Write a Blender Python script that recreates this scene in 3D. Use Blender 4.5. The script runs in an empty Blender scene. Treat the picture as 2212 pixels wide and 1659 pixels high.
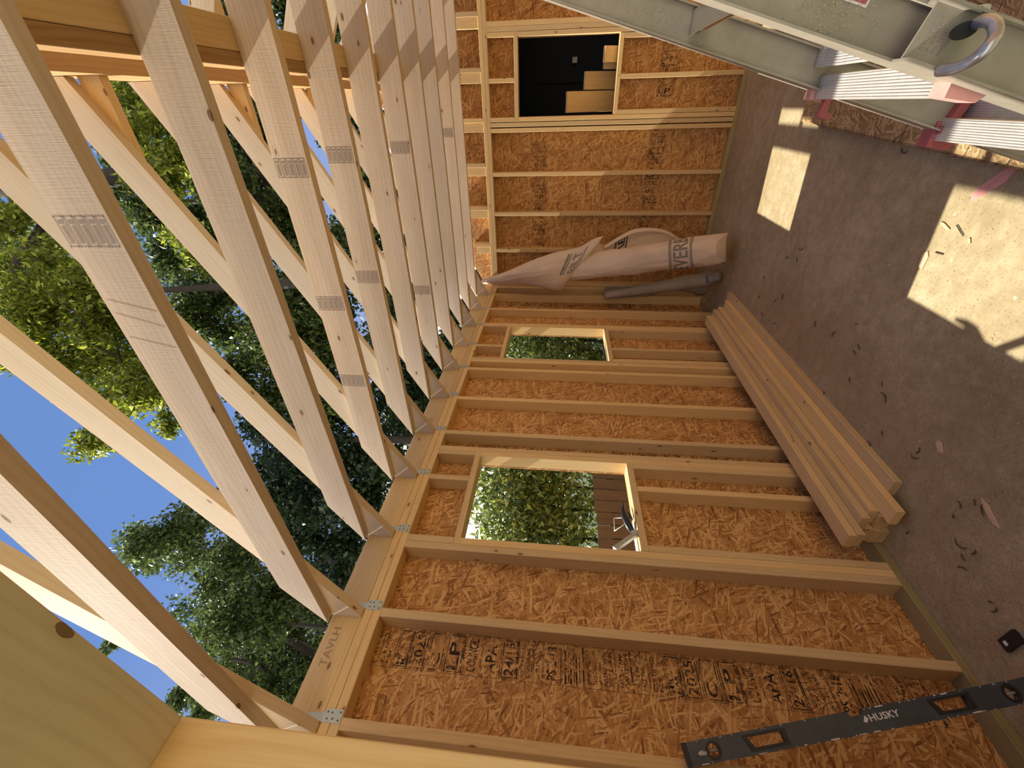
import bpy, bmesh, math, random
import numpy as np
from mathutils import Vector, Matrix, noise as mnoise
random.seed(7); rng = np.random.default_rng(7)
I = 0.0254                       # all numbers below are inches, scaled to metres on building
SC = bpy.context.scene
COL = SC.collection

# ------------------------------------------------------------------ camera, sky, sun, exposure
CAM = Vector((73.59, -7.01, 65.36))
RX = Vector((-0.02511547, 0.10308955, -0.99435495))
RY = Vector((0.82795351, 0.55956817, 0.03710062))
RZ = Vector((0.56023406, -0.82234786, -0.09940717))
FPX = 895.08
cd = bpy.data.cameras.new('camera'); cam = bpy.data.objects.new('camera', cd); COL.objects.link(cam)
cd.sensor_fit = 'HORIZONTAL'; cd.sensor_width = 36.0; cd.lens = 36.0*FPX/2212.0
cd.clip_start = 0.02; cd.clip_end = 500
cam.matrix_world = Matrix(((RX.x, RY.x, RZ.x, CAM.x*I), (RX.y, RY.y, RZ.y, CAM.y*I), (RX.z, RY.z, RZ.z, CAM.z*I), (0, 0, 0, 1)))
SC.camera = cam
SUND = Vector((-1.0, -0.125, 1.12)).normalized()      # towards the sun
w = bpy.data.worlds.new('sky'); SC.world = w; w.use_nodes = True
wn = w.node_tree.nodes; wl = w.node_tree.links
tcw = wn.new('ShaderNodeTexCoord'); sep_ = wn.new('ShaderNodeSeparateXYZ'); wl.new(tcw.outputs['Generated'], sep_.inputs[0])
skr = wn.new('ShaderNodeValToRGB'); wl.new(sep_.outputs[2], skr.inputs[0])          # haze at the horizon to deep blue overhead
e_ = skr.color_ramp.elements
e_[0].position = 0.0; e_[0].color = (1.2, 1.05, 0.85, 1); e_[1].position = 1.0; e_[1].color = (0.074, 0.140, 0.310, 1)
for p_, c_ in ((0.2, (1.35, 1.15, 0.88)), (0.42, (0.16, 0.21, 0.37)), (0.7, (0.080, 0.150, 0.335))):
    x_ = e_.new(p_); x_.color = (*c_, 1)
wl.new(skr.outputs[0], wn['Background'].inputs[0]); wn['Background'].inputs[1].default_value = 1.0
sd = bpy.data.lights.new('sun', 'SUN'); sun = bpy.data.objects.new('sun', sd); COL.objects.link(sun)
sd.energy = 4.5; sd.angle = math.radians(0.53); sd.color = (1.0, 0.93, 0.82)
sun.rotation_euler = SUND.to_track_quat('Z', 'Y').to_euler()
sun.location = (SUND*12)
SC.view_settings.view_transform = 'Standard'; SC.view_settings.look = 'None'
SC.view_settings.gamma = 1.0; SC.view_settings.use_curve_mapping = False
SC.view_settings.exposure = 1.0
SC.cycles.max_bounces = 8; SC.cycles.diffuse_bounces = 5; SC.cycles.transparent_max_bounces = 8
SC.cycles.sample_clamp_indirect = 6.0

def at(px, py, d):
    """world point (inches) seen at photograph pixel px, py at depth d along the view axis"""
    return CAM + (RX*((px-1106)/FPX) + RY*((829.5-py)/FPX) - RZ)*d
def onp(px, py, ax, v):
    q = at(px, py, 1.0)-CAM
    t = (v-CAM[ax])/q[ax]
    return CAM+q*t

# ------------------------------------------------------------------ materials
def newmat(name):
    m = bpy.data.materials.new(name); m.use_nodes = True
    nt = m.node_tree; b = nt.nodes['Principled BSDF']
    return m, nt, b
def N(nt, t, **k):
    n = nt.nodes.new(t)
    for a, v in k.items(): setattr(n, a, v)
    return n
def setin(n, **k):
    for a, v in k.items(): n.inputs[a].default_value = v
    return n
def lk(nt, a, b): nt.links.new(a, b)
def ramp(nt, fac, stops):
    r = N(nt, 'ShaderNodeValToRGB'); e = r.color_ramp.elements
    e[0].position = stops[0][0]; e[0].color = (*stops[0][1], 1); e[1].position = stops[-1][0]; e[1].color = (*stops[-1][1], 1)
    for p, c in stops[1:-1]:
        x = e.new(p); x.color = (*c, 1)
    lk(nt, fac, r.inputs[0]); return r.outputs[0]
def mixc(nt, fac, a, b, mode='MIX'):
    m = N(nt, 'ShaderNodeMix', data_type='RGBA', blend_type=mode)
    for s, i in ((fac, 0), (a, 6), (b, 7)):
        if hasattr(s, 'links'): lk(nt, s, m.inputs[i])
        elif i == 0: m.inputs[0].default_value = s
        else: m.inputs[i].default_value = (*s, 1)
    return m.outputs[2]
def mth(nt, op, a, b=None, c=None):
    m = N(nt, 'ShaderNodeMath', operation=op)
    for i, s in enumerate((a, b, c)):
        if s is None: continue
        if hasattr(s, 'links'): lk(nt, s, m.inputs[i])
        else: m.inputs[i].default_value = s
    return m.outputs[0]
def objcoord(nt, rand=True):
    tc = N(nt, 'ShaderNodeTexCoord')
    if not rand: return tc.outputs['Object'], None
    oi = N(nt, 'ShaderNodeObjectInfo')
    s = N(nt, 'ShaderNodeVectorMath', operation='SCALE'); s.inputs[0].default_value = (37.0, 11.0, 23.0)
    lk(nt, oi.outputs['Random'], s.inputs['Scale'])
    a = N(nt, 'ShaderNodeVectorMath', operation='ADD')
    lk(nt, tc.outputs['Object'], a.inputs[0]); lk(nt, s.outputs[0], a.inputs[1])
    return a.outputs[0], oi.outputs['Random']
def scaled(nt, v, sc, rot=None):
    m = N(nt, 'ShaderNodeMapping'); m.inputs['Scale'].default_value = sc
    if rot: m.inputs['Rotation'].default_value = rot
    lk(nt, v, m.inputs[0]); return m.outputs[0]
def noise(nt, v, s=1.0, d=2.0, r=0.5, dist=0.0):
    n = N(nt, 'ShaderNodeTexNoise'); setin(n, Scale=s, Detail=d, Roughness=r, Distortion=dist); lk(nt, v, n.inputs['Vector']); return n.outputs[0]

def wood(name, light, dark, knot=(0.16, 0.07, 0.025), saw=0.0, rough=0.6, green=False, kn=0.16):
    m, nt, b = newmat(name)
    v, rnd = objcoord(nt)
    wv = noise(nt, scaled(nt, v, (1.5, 9, 9)), 1.0, 2.0)
    sep = N(nt, 'ShaderNodeSeparateXYZ'); lk(nt, v, sep.inputs[0])
    # growth bands that wander along the board
    ring = mth(nt, 'SINE', mth(nt, 'ADD', mth(nt, 'MULTIPLY', mth(nt, 'ADD', sep.outputs[1], sep.outputs[2]), 330.0), mth(nt, 'MULTIPLY', wv, 26.0)))
    ringf = mth(nt, 'MULTIPLY', mth(nt, 'POWER', mth(nt, 'MULTIPLY_ADD', ring, 0.5, 0.5), 2.5), 0.15)
    fib = noise(nt, scaled(nt, v, (7, 260, 260)), 1.0, 2.0, 0.6)
    blot = noise(nt, scaled(nt, v, (2.2, 14, 14)), 1.0, 3.0, 0.6)
    f = mth(nt, 'ADD', ringf, mth(nt, 'ADD', mth(nt, 'MULTIPLY', fib, 0.35), mth(nt, 'MULTIPLY', blot, 0.55)))
    col = ramp(nt, f, [(0.2, light), (0.9, dark)])
    vo = N(nt, 'ShaderNodeTexVoronoi', feature='F1'); setin(vo, Scale=1.0, Randomness=1.0)
    lk(nt, scaled(nt, v, (9, 21, 21)), vo.inputs['Vector'])
    csep = N(nt, 'ShaderNodeSeparateColor'); lk(nt, vo.outputs['Color'], csep.inputs[0])
    has = mth(nt, 'GREATER_THAN', csep.outputs[0], 0.80)
    d = vo.outputs['Distance']
    k = mth(nt, 'MULTIPLY', mth(nt, 'LESS_THAN', mth(nt, 'ADD', d, mth(nt, 'MULTIPLY', fib, 0.05)), kn), has)
    halo = mth(nt, 'MULTIPLY', mth(nt, 'MULTIPLY', mth(nt, 'SUBTRACT', 1.0, mth(nt, 'SMOOTH_MIN', mth(nt, 'MULTIPLY', d, 2.8), 1.0, 0.1)), has), 0.6)
    col = mixc(nt, halo, col, dark)
    col = mixc(nt, mth(nt, 'MULTIPLY', k, 0.8), col, knot)
    hs = N(nt, 'ShaderNodeHueSaturation')
    lk(nt, mth(nt, 'MULTIPLY_ADD', rnd, 0.26, 0.86), hs.inputs['Value']); lk(nt, mth(nt, 'MULTIPLY_ADD', rnd, 0.1, 0.95), hs.inputs['Saturation'])
    lk(nt, col, hs.inputs['Color']); lk(nt, hs.outputs[0], b.inputs['Base Color'])
    setin(b, Roughness=rough); b.inputs['Specular IOR Level'].default_value = 0.12 if saw else 0.3
    bp = N(nt, 'ShaderNodeBump'); setin(bp, Strength=0.25, Distance=0.0012)
    h = mth(nt, 'ADD', mth(nt, 'MULTIPLY', fib, 0.5), mth(nt, 'MULTIPLY', blot, 0.6))
    if saw:
        sv = noise(nt, scaled(nt, v, (420, 12, 12)), 1.0, 1.0)
        h = mth(nt, 'ADD', h, mth(nt, 'MULTIPLY', sv, saw)); setin(bp, Strength=0.4, Distance=0.0009)
    lk(nt, h, bp.inputs['Height']); lk(nt, bp.outputs[0], b.inputs['Normal'])
    return m
M = {}
M['stud'] = wood('stud_pine', (0.77, 0.57, 0.285), (0.57, 0.375, 0.155))
M['joist'] = wood('joist_rough_spruce', (0.75, 0.63, 0.47), (0.52, 0.39, 0.25), saw=0.9, rough=0.8)
M['rafter'] = wood('rafter_spruce', (0.75, 0.63, 0.45), (0.56, 0.43, 0.26), saw=0.4, rough=0.75)
M['ridge'] = wood('ridge_fir_bounce_tint', (0.60, 0.36, 0.16), (0.42, 0.22, 0.08))  # orange tone stands for warm light bounced onto the underside
M['weath'] = wood('rough_fir', (0.50, 0.32, 0.15), (0.22, 0.12, 0.05), saw=1.5, rough=0.8)
M['treated'] = wood('treated_pine', (0.44, 0.36, 0.15), (0.28, 0.21, 0.08))
M['fence'] = wood('weathered_fence', (0.20, 0.15, 0.10), (0.08, 0.06, 0.04), rough=0.9)

def osb_mat(name, cols, seamy=0.0):
    m, nt, b = newmat(name)
    tc = N(nt, 'ShaderNodeTexCoord'); v = tc.outputs['Object']
    warp = N(nt, 'ShaderNodeTexNoise'); setin(warp, Scale=9.0, Detail=1.0); lk(nt, v, warp.inputs['Vector'])
    wv = N(nt, 'ShaderNodeVectorMath', operation='MULTIPLY_ADD'); lk(nt, warp.outputs['Color'], wv.inputs[0])
    wv.inputs[1].default_value = (0.016, 0.016, 0.016); lk(nt, v, wv.inputs[2]); v = wv.outputs[0]
    base = ramp(nt, noise(nt, scaled(nt, v, (14, 45, 45)), 1.0, 4.0, 0.7), [(0.3, cols[0]), (0.5, cols[1]), (0.75, cols[2])])
    hsum = None
    for i, (ang, sx, sy, th) in enumerate([(0.15, 15, 150, .4), (1.2, 12, 110, .45), (-0.55, 9, 95, .5), (2.3, 8, 80, .55), (0.7, 7, 62, .62), (-1.1, 8.5, 90, .6), (0.1, 6.5, 70, .64), (1.75, 10, 120, .7), (-0.3, 7.5, 130, .72)]):
        vo = N(nt, 'ShaderNodeTexVoronoi', feature='F1'); setin(vo, Scale=1.0)
        mp = N(nt, 'ShaderNodeMapping', vector_type='TEXTURE')       # rotate first, then stretch
        mp.inputs['Rotation'].default_value = (0, 0, ang); mp.inputs['Scale'].default_value = (1.0/sx, 1.0/sy, 0.02)
        mp.inputs['Location'].default_value = (i*3.7, i*1.3, i*0.7)
        lk(nt, v, mp.inputs[0]); lk(nt, mp.outputs[0], vo.inputs['Vector'])
        s = N(nt, 'ShaderNodeSeparateColor'); lk(nt, vo.outputs['Color'], s.inputs[0])
        strand = ramp(nt, mth(nt, 'ADD', s.outputs[0], mth(nt, 'MULTIPLY', noise(nt, scaled(nt, mp.outputs[0], (1.2, 7.0, 1.0)), 1.0, 2.0), 0.5)), [(0.22, cols[0]), (0.5, cols[1]), (0.85, cols[2]), (1.0, cols[3])])
        mask = mth(nt, 'MULTIPLY', mth(nt, 'GREATER_THAN', s.outputs[1], th), mth(nt, 'LESS_THAN', vo.outputs['Distance'], 0.5))
        base = mixc(nt, mask, base, strand)
        hh = mth(nt, 'MULTIPLY', mask, s.outputs[2]); hsum = hh if hsum is None else mth(nt, 'MAXIMUM', hsum, hh)
    lk(nt, base, b.inputs['Base Color']); setin(b, Roughness=0.62); b.inputs['Specular IOR Level'].default_value = 0.3
    bp = N(nt, 'ShaderNodeBump'); setin(bp, Strength=0.35, Distance=0.001); lk(nt, hsum, bp.inputs['Height']); lk(nt, bp.outputs[0], b.inputs['Normal'])
    return m
M['osb'] = osb_mat('strand_board', [(0.20, 0.075, 0.019), (0.44, 0.212, 0.062), (0.55, 0.285, 0.09), (0.70, 0.42, 0.16)])
M['osbs'] = osb_mat('strand_board_sheet', [(0.16, 0.10, 0.04), (0.30, 0.195, 0.085), (0.42, 0.285, 0.13), (0.54, 0.38, 0.19)])

def plain(name, col, rough=0.6, metal=0.0, var=0.0, vs=8.0, spec=0.5, bump=0.0, bs=60.0):
    m, nt, b = newmat(name); v, _ = objcoord(nt, False)
    if var:
        n = noise(nt, v, vs, 4.0, 0.6)
        c = ramp(nt, n, [(0.3, tuple(x*(1-var) for x in col)), (0.7, tuple(min(1, x*(1+var)) for x in col))]); lk(nt, c, b.inputs['Base Color'])
    else: b.inputs['Base Color'].default_value = (*col, 1)
    setin(b, Roughness=rough, Metallic=metal); b.inputs['Specular IOR Level'].default_value = spec
    if bump:
        bp = N(nt, 'ShaderNodeBump'); setin(bp, Strength=bump, Distance=0.002); lk(nt, noise(nt, v, bs, 3.0), bp.inputs['Height']); lk(nt, bp.outputs[0], b.inputs['Normal'])
    return m
M['ink'] = plain('black_ink', (0.02, 0.014, 0.01), 0.8)
m, nt, b = newmat('worn_black_ink'); v, _ = objcoord(nt, False)
setin(b, Roughness=0.85); b.inputs['Base Color'].default_value = (0.022, 0.014, 0.009, 1)
lk(nt, mth(nt, 'MULTIPLY', mth(nt, 'GREATER_THAN', mth(nt, 'ADD', mth(nt, 'MULTIPLY', noise(nt, scaled(nt, v, (60, 240, 60), (0, 0, .5)), 1.0, 3.0, 0.7), .6), mth(nt, 'MULTIPLY', noise(nt, v, 22.0, 2.0), .4)), 0.47), 0.9), b.inputs['Alpha'])
M['inkp'] = m
M['inkg'] = plain('grey_ink', (0.33, 0.26, 0.20), 0.8)
M['pencil'] = plain('pencil_line', (0.42, 0.28, 0.15), 0.8)
M['galv'] = plain('galvanised_steel', (0.46, 0.50, 0.44), 0.45, 0.4, 0.1, 90)
M['nail'] = plain('nail_head', (0.05, 0.045, 0.04), 0.5, 0.6)
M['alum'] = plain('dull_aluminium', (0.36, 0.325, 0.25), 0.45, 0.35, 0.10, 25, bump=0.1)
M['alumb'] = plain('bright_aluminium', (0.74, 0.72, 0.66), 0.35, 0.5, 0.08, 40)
M['chrome'] = plain('shiny_aluminium', (0.82, 0.82, 0.80), 0.12, 1.0)
M['redp'] = plain('faded_red_plastic', (0.42, 0.10, 0.10), 0.5, 0.0, 0.15, 30)
M['pinkp'] = plain('sun_bleached_red_plastic', (0.66, 0.32, 0.27), 0.6, 0.0, 0.12, 30)
M['levelg'] = plain('dark_grey_level_paint', (0.055, 0.064, 0.074), 0.38, 0.1, 0.25, 14)
M['black'] = plain('black_rubber', (0.012, 0.012, 0.013), 0.45)
M['white'] = plain('white_print', (0.8, 0.8, 0.78), 0.6)
M['vial'] = plain('clear_vial', (0.42, 0.34, 0.26), 0.1)
M['wrap'] = plain('white_house_wrap', (0.66, 0.53, 0.39), 0.75, 0.0, 0.06, 5, spec=0.2, bump=0.9, bs=16)
M['wrapg'] = plain('grey_house_wrap_back', (0.34, 0.29, 0.22), 0.6, 0.0, 0.10, 6, bump=0.9, bs=20)
M['grey'] = plain('grey_sheet', (0.27, 0.27, 0.25), 0.6, 0.0, 0.08, 9)
M['inkw'] = plain('wrap_print_grey', (0.21, 0.19, 0.15), 0.6)
M['bark'] = plain('dark_bark', (0.035, 0.028, 0.022), 0.9, 0.0, 0.3, 12)
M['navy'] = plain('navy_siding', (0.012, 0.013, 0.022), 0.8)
M['dark'] = plain('shade_black', (0.006, 0.006, 0.007), 0.9)  # near-black stands in for deep shade around the building
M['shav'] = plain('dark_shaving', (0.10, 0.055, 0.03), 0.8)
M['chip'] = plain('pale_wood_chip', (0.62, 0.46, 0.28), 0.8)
M['dust'] = plain('sawdust', (0.50, 0.33, 0.165), 0.9, 0.0, 0.5, 300)
M['tag'] = plain('paper_label', (0.75, 0.70, 0.64), 0.6)
M['steel'] = plain('zinc_rod', (0.50, 0.50, 0.50), 0.35, 0.7, 0.3, 40)
M['rust'] = plain('rusty_steel', (0.33, 0.17, 0.08), 0.8, 0.2, 0.4, 60)
# concrete
m, nt, b = newmat('stained_concrete'); v, _ = objcoord(nt, False)
n1 = noise(nt, v, 1.3, 6.0, 0.65); n2 = noise(nt, v, 14.0, 6.0, 0.75); n3 = noise(nt, v, 90.0, 3.0, 0.6)
c = ramp(nt, mth(nt, 'ADD', mth(nt, 'MULTIPLY', n1, 0.55), mth(nt, 'MULTIPLY', n2, 0.45)), [(0.32, (0.25, 0.19, 0.088)), (0.5, (0.395, 0.32, 0.172)), (0.66, (0.56, 0.475, 0.30))])
c = mixc(nt, mth(nt, 'MULTIPLY', mth(nt, 'GREATER_THAN', n3, 0.62), 0.45), c, (0.12, 0.08, 0.04))
vs_ = N(nt, 'ShaderNodeTexVoronoi'); setin(vs_, Scale=9.0); lk(nt, v, vs_.inputs['Vector'])
c = mixc(nt, mth(nt, 'MULTIPLY', mth(nt, 'LESS_THAN', mth(nt, 'ADD', vs_.outputs['Distance'], mth(nt, 'MULTIPLY', n2, .12)), 0.125), 0.6), c, (0.62, 0.54, 0.40))
lk(nt, c, b.inputs['Base Color']); setin(b, Roughness=0.7)
bp = N(nt, 'ShaderNodeBump'); setin(bp, Strength=0.2, Distance=0.001); lk(nt, mth(nt, 'ADD', n2, n3), bp.inputs['Height']); lk(nt, bp.outputs[0], b.inputs['Normal'])
M['conc'] = m
m, nt, b = newmat('lawn'); v, _ = objcoord(nt, False)
lk(nt, ramp(nt, noise(nt, v, 6.0, 5.0), [(0.3, (0.02, 0.035, 0.01)), (0.7, (0.07, 0.10, 0.03))]), b.inputs['Base Color']); setin(b, Roughness=0.9); M['lawn'] = m
def leafmat(name, a, bcol, tr=0.45):
    m, nt, b = newmat(name)
    g = N(nt, 'ShaderNodeNewGeometry')
    c = ramp(nt, g.outputs['Random Per Island'], [(0.0, a), (0.55, tuple((p+q)/2 for p, q in zip(a, bcol))), (0.8, bcol), (0.95, tuple(min(1, x*1.5) for x in bcol)), (1.0, tuple(min(1, x*1.6+.12) for x in bcol))])  # palest stops paint sun glints on a few leaves
    df = nt.nodes['Principled BSDF']; lk(nt, c, df.inputs['Base Color']); setin(df, Roughness=0.45)
    t = N(nt, 'ShaderNodeBsdfTranslucent'); hs = N(nt, 'ShaderNodeHueSaturation'); setin(hs, Value=1.7); lk(nt, c, hs.inputs['Color']); lk(nt, hs.outputs[0], t.inputs['Color'])
    mx = N(nt, 'ShaderNodeMixShader'); mx.inputs[0].default_value = tr
    lk(nt, df.outputs[0], mx.inputs[1]); lk(nt, t.outputs[0], mx.inputs[2]); lk(nt, mx.outputs[0], nt.nodes['Material Output'].inputs[0])
    return m
M['leafb'] = leafmat('bright_leaves', (0.06, 0.09, 0.008), (0.25, 0.28, 0.03), 0.5)
M['leafm'] = leafmat('mid_green_leaves', (0.025, 0.045, 0.010), (0.085, 0.12, 0.025), 0.4)
M['leafd'] = leafmat('dark_green_leaves', (0.008, 0.022, 0.008), (0.035, 0.065, 0.018), 0.3)
M['leafs'] = leafmat('shrub_leaves', (0.05, 0.085, 0.012), (0.27, 0.33, 0.08), 0.3)  # colour raised to stand for sunlit, backlit leaves

# ------------------------------------------------------------------ builders
def props(o, label=None, cat=None, group=None, kind=None):
    if label: o['label'] = label
    if cat: o['category'] = cat
    if group: o['group'] = group
    if kind: o['kind'] = kind
    return o
def link(name, me, mat=None, parent=None, mw=None, **k):
    o = bpy.data.objects.new(name, me)
    if me is not None and mat is not None: me.materials.append(mat)
    COL.objects.link(o)
    if mw is not None:
        o.matrix_world = mw
    if parent is not None:
        o.parent = parent
        if mw is not None:
            o.matrix_basis = WM[parent.name].inverted() @ mw
        WM[o.name] = mw if mw is not None else WM[parent.name]
    else:
        WM[o.name] = mw if mw is not None else Matrix.Identity(4)
    return props(o, **k)
WM = {}
def empty(name, loc, **k):
    return link(name, None, None, None, Matrix.Translation(Vector(loc)*I), **k)
def frame(o, x, y):
    """matrix with local x along x, local y near y, origin o (inches)"""
    x = Vector(x).normalized(); y = Vector(y); y = (y-x*x.dot(y)).normalized(); z = x.cross(y)
    o = Vector(o)*I
    return Matrix(((x.x, y.x, z.x, o.x), (x.y, y.y, z.y, o.y), (x.z, y.z, z.z, o.z), (0, 0, 0, 1)))
def mesh(verts, faces):
    me = bpy.data.meshes.new('m'); me.from_pydata([tuple(c*I for c in v) for v in verts], [], faces); me.update(); return me
def boxmesh(L, Wd, T, ch=0.08, bow=0.0):
    """board: local x 0..L, y 0..Wd, z 0..T with eased long edges"""
    c = min(ch, Wd*.2, T*.2)
    prof = [(c, 0), (Wd-c, 0), (Wd, c), (Wd, T-c), (Wd-c, T), (c, T), (0, T-c), (0, c)]
    ns = 2 if not bow else 7
    V = []; F = []
    for i in range(ns):
        t = i/(ns-1); off = bow*4*t*(1-t)
        V += [(t*L, y+off, z) for y, z in prof]
    for i in range(ns-1):
        for k in range(8):
            a = i*8+k; b2 = i*8+(k+1) % 8
            F.append((a, a+8, b2+8, b2))
    F.append(tuple(range(8))); F.append(tuple(reversed(range((ns-1)*8, ns*8))))
    return mesh(V, F)
def board(name, a, b, mat, parent=None, ax=None, **k):
    """axis-aligned board filling the box a..b; grain along its longest side"""
    a = Vector(a); b = Vector(b); s = b-a
    order = sorted(range(3), key=lambda i: -s[i]) if ax is None else [ax]+sorted([i for i in range(3) if i != ax], key=lambda i: -s[i])
    e = [Vector((1, 0, 0)), Vector((0, 1, 0)), Vector((0, 0, 1))]
    x, y, z = (e[i] for i in order)
    o = a.copy()
    if x.cross(y).dot(z) < 0:
        # flip width direction to stay right-handed
        o = o + y*s[order[1]]; y = -y
    return link(name, boxmesh(s[order[0]], s[order[1]], s[order[2]]), mat, parent, frame(o, x, y), **k)
def prism(name, pts, T, mat, o, x, y, parent=None, **k):
    """polygon pts (local x,y) extruded T along local z"""
    n = len(pts)
    V = [(p[0], p[1], 0) for p in pts]+[(p[0], p[1], T) for p in pts]
    F = [tuple(reversed(range(n))), tuple(range(n, 2*n))]+[(i, (i+1) % n, (i+1) % n+n, i+n) for i in range(n)]
    me = mesh(V, F)
    bm = bmesh.new(); bm.from_mesh(me); bmesh.ops.recalc_face_normals(bm, faces=bm.faces); bm.to_mesh(me); bm.free()
    return link(name, me, mat, parent, frame(o, x, y), **k)
def tubemesh(pts, radii, n=12, caps=True, closed=False):
    V = []; F = []; up = None
    P = [Vector(p) for p in pts]
    for i, p in enumerate(P):
        d = (P[min(i+1, len(P)-1)]-P[max(i-1, 0)]).normalized()
        if up is None: up = d.orthogonal().normalized()
        up = (up-d*up.dot(d)).normalized(); s = d.cross(up)
        r = radii[i] if hasattr(radii, '__len__') else radii
        for k in range(n):
            a = 2*math.pi*k/n
            V.append(tuple(p+(up*math.cos(a)+s*math.sin(a))*r))
    for i in range(len(P)-1):
        for k in range(n):
            a = i*n+k; b2 = i*n+(k+1) % n
            F.append((a, b2, b2+n, a+n))
    if caps: F.append(tuple(reversed(range(n)))); F.append(tuple(range((len(P)-1)*n, len(P)*n)))
    me = mesh(V, F)
    for p in me.polygons: p.use_smooth = len(p.vertices) == 4
    return me
def join_meshes(parts):
    """list of (verts, faces) -> one"""
    V = []; F = []
    for v, f in parts:
        o = len(V); V += v; F += [tuple(i+o for i in q) for q in f]
    return V, F
def boxvf(a, b):
    x0, y0, z0 = a; x1, y1, z1 = b
    V = [(x0, y0, z0), (x1, y0, z0), (x1, y1, z0), (x0, y1, z0), (x0, y0, z1), (x1, y0, z1), (x1, y1, z1), (x0, y1, z1)]
    return V, [(0, 3, 2, 1), (4, 5, 6, 7), (0, 1, 5, 4), (1, 2, 6, 5), (2, 3, 7, 6), (3, 0, 4, 7)]
def boxes(name, lst, mat, parent=None, mw=None, **k):
    V, F = join_meshes([boxvf(a, b) for a, b in lst])
    return link(name, mesh(V, F), mat, parent, mw, **k)
TXT = {}
def textvf(s, size=1.0, ext=0.01):
    """flat lettering as vertices and faces in the local xy plane (inches)"""
    key = s
    if key not in TXT:
        cu = bpy.data.curves.new('t', 'FONT'); cu.body = s; cu.size = 1.0; cu.resolution_u = 2
        cu.align_x = 'LEFT'; cu.offset = 0.018
        o = bpy.data.objects.new('t', cu); COL.objects.link(o)
        dg = bpy.context.evaluated_depsgraph_get(); oe = o.evaluated_get(dg); me = oe.to_mesh()
        V = [tuple(v.co) for v in me.vertices]; F = [tuple(p.vertices) for p in me.polygons]
        oe.to_mesh_clear(); bpy.data.objects.remove(o); bpy.data.curves.remove(cu)
        xs = [v[0] for v in V] or [0]; ys = [v[1] for v in V] or [0]
        TXT[key] = (V, F, min(xs), max(xs), min(ys), max(ys))
    return TXT[key]
def textin(s, x, y, wd, ht):
    """lettering fitted into the rectangle x,y,wd,ht"""
    V, F, x0, x1, y0, y1 = textvf(s)
    sx = wd/max(x1-x0, 1e-6); sy = ht/max(y1-y0, 1e-6)
    return [((v[0]-x0)*sx+x, (v[1]-y0)*sy+y, 0.0) for v in V], F
def rectvf(x, y, wd, ht): return [(x, y, 0), (x+wd, y, 0), (x+wd, y+ht, 0), (x, y+ht, 0)], [(0, 1, 2, 3)]
def outl(x, y, wd, ht, t=0.12):
    return [rectvf(x, y, wd, t), rectvf(x, y+ht-t, wd, t), rectvf(x, y, t, ht), rectvf(x+wd-t, y, t, ht)]
def ordw(n): return ['first', 'second', 'third', 'fourth', 'fifth', 'sixth', 'seventh', 'eighth', 'ninth', 'tenth', 'eleventh', 'twelfth'][n]

# ------------------------------------------------------------------ floor and ground
boxes('floor', [((-4, -20, -5), (164, 192, 0))], M['conc'], kind='structure')
boxes('ground', [((-1200, -600, -8), (1200, 1500, -5.2))], M['lawn'], kind='structure')

SP = 16.28
YR = lambda j: 26.9+SP*j      # near face of rafter j (j = -1 .. 9)
YL = 186.3                    # inner face of the back wall
ZT = 94.125
# ------------------------------------------------------------------ left wall
def panel_with_holes(name, plane_pt, x, y, Wd, Ht, holes, T, mat, **k):
    """sheet in local xy (width, height) with rectangular holes (x0,y0,x1,y1)"""
    xs = sorted({0, Wd}|{h[0] for h in holes}|{h[2] for h in holes}); ys = sorted({0, Ht}|{h[1] for h in holes}|{h[3] for h in holes})
    nx, ny = len(xs), len(ys)
    def solid(i, j):
        if i < 0 or j < 0 or i >= nx-1 or j >= ny-1: return False
        cx = (xs[i]+xs[i+1])/2; cy = (ys[j]+ys[j+1])/2
        return not any(h[0] < cx < h[2] and h[1] < cy < h[3] for h in holes)
    V = [(a, b2, z) for z in (0, T) for b2 in ys for a in xs]
    ix = lambda i, j, z: z*nx*ny+j*nx+i
    F = []
    for i in range(nx-1):
        for j in range(ny-1):
            if not solid(i, j): continue
            F.append((ix(i, j, 1), ix(i+1, j, 1), ix(i+1, j+1, 1), ix(i, j+1, 1)))
            F.append((ix(i, j, 0), ix(i, j+1, 0), ix(i+1, j+1, 0), ix(i+1, j, 0)))
            if not solid(i-1, j): F.append((ix(i, j, 0), ix(i, j, 1), ix(i, j+1, 1), ix(i, j+1, 0)))
            if not solid(i+1, j): F.append((ix(i+1, j, 0), ix(i+1, j+1, 0), ix(i+1, j+1, 1), ix(i+1, j, 1)))
            if not solid(i, j-1): F.append((ix(i, j, 0), ix(i+1, j, 0), ix(i+1, j, 1), ix(i, j, 1)))
            if not solid(i, j+1): F.append((ix(i, j+1, 0), ix(i, j+1, 1), ix(i+1, j+1, 1), ix(i+1, j+1, 0)))
    return link(name, mesh(V, F), mat, None, frame(plane_pt, x, y), **k)
# local x = +Y, local y = +Z, normal = +X
wall_left = panel_with_holes('wall_left', (-4, -3.75, 0), (0, 1, 0), (0, 0, 1), 194, 97.1,
    [(44.2+3.75, 46.9, 68.4+3.75, 83.1), (117.2+3.75, 46.6, 141.6+3.75, 83.1)], 0.5, M['osb'], kind='structure')
def ls(y0, z0=1.5, z1=ZT, n='stud', m='stud'): board(n, (-3.5, y0, z0), (0, y0+1.5, z1), M[m], wall_left)
for y in (11.5, 27.5, 41.3, 69.9, 76.1, 92.0, 108.8, 114.2, 143.1, 157.8, 174.5, 183.3): ls(y)
board('stud', (-3.5, 184.8, 1.5), (0, 186.3, ZT), M['stud'], wall_left)
board('bottom_plate', (-3.5, -3.7, 0), (0, 186.3, 1.5), M['treated'], wall_left)
board('top_plate', (-3.5, -3.7, ZT), (0, 52.0, ZT+1.48), M['stud'], wall_left)
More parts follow.
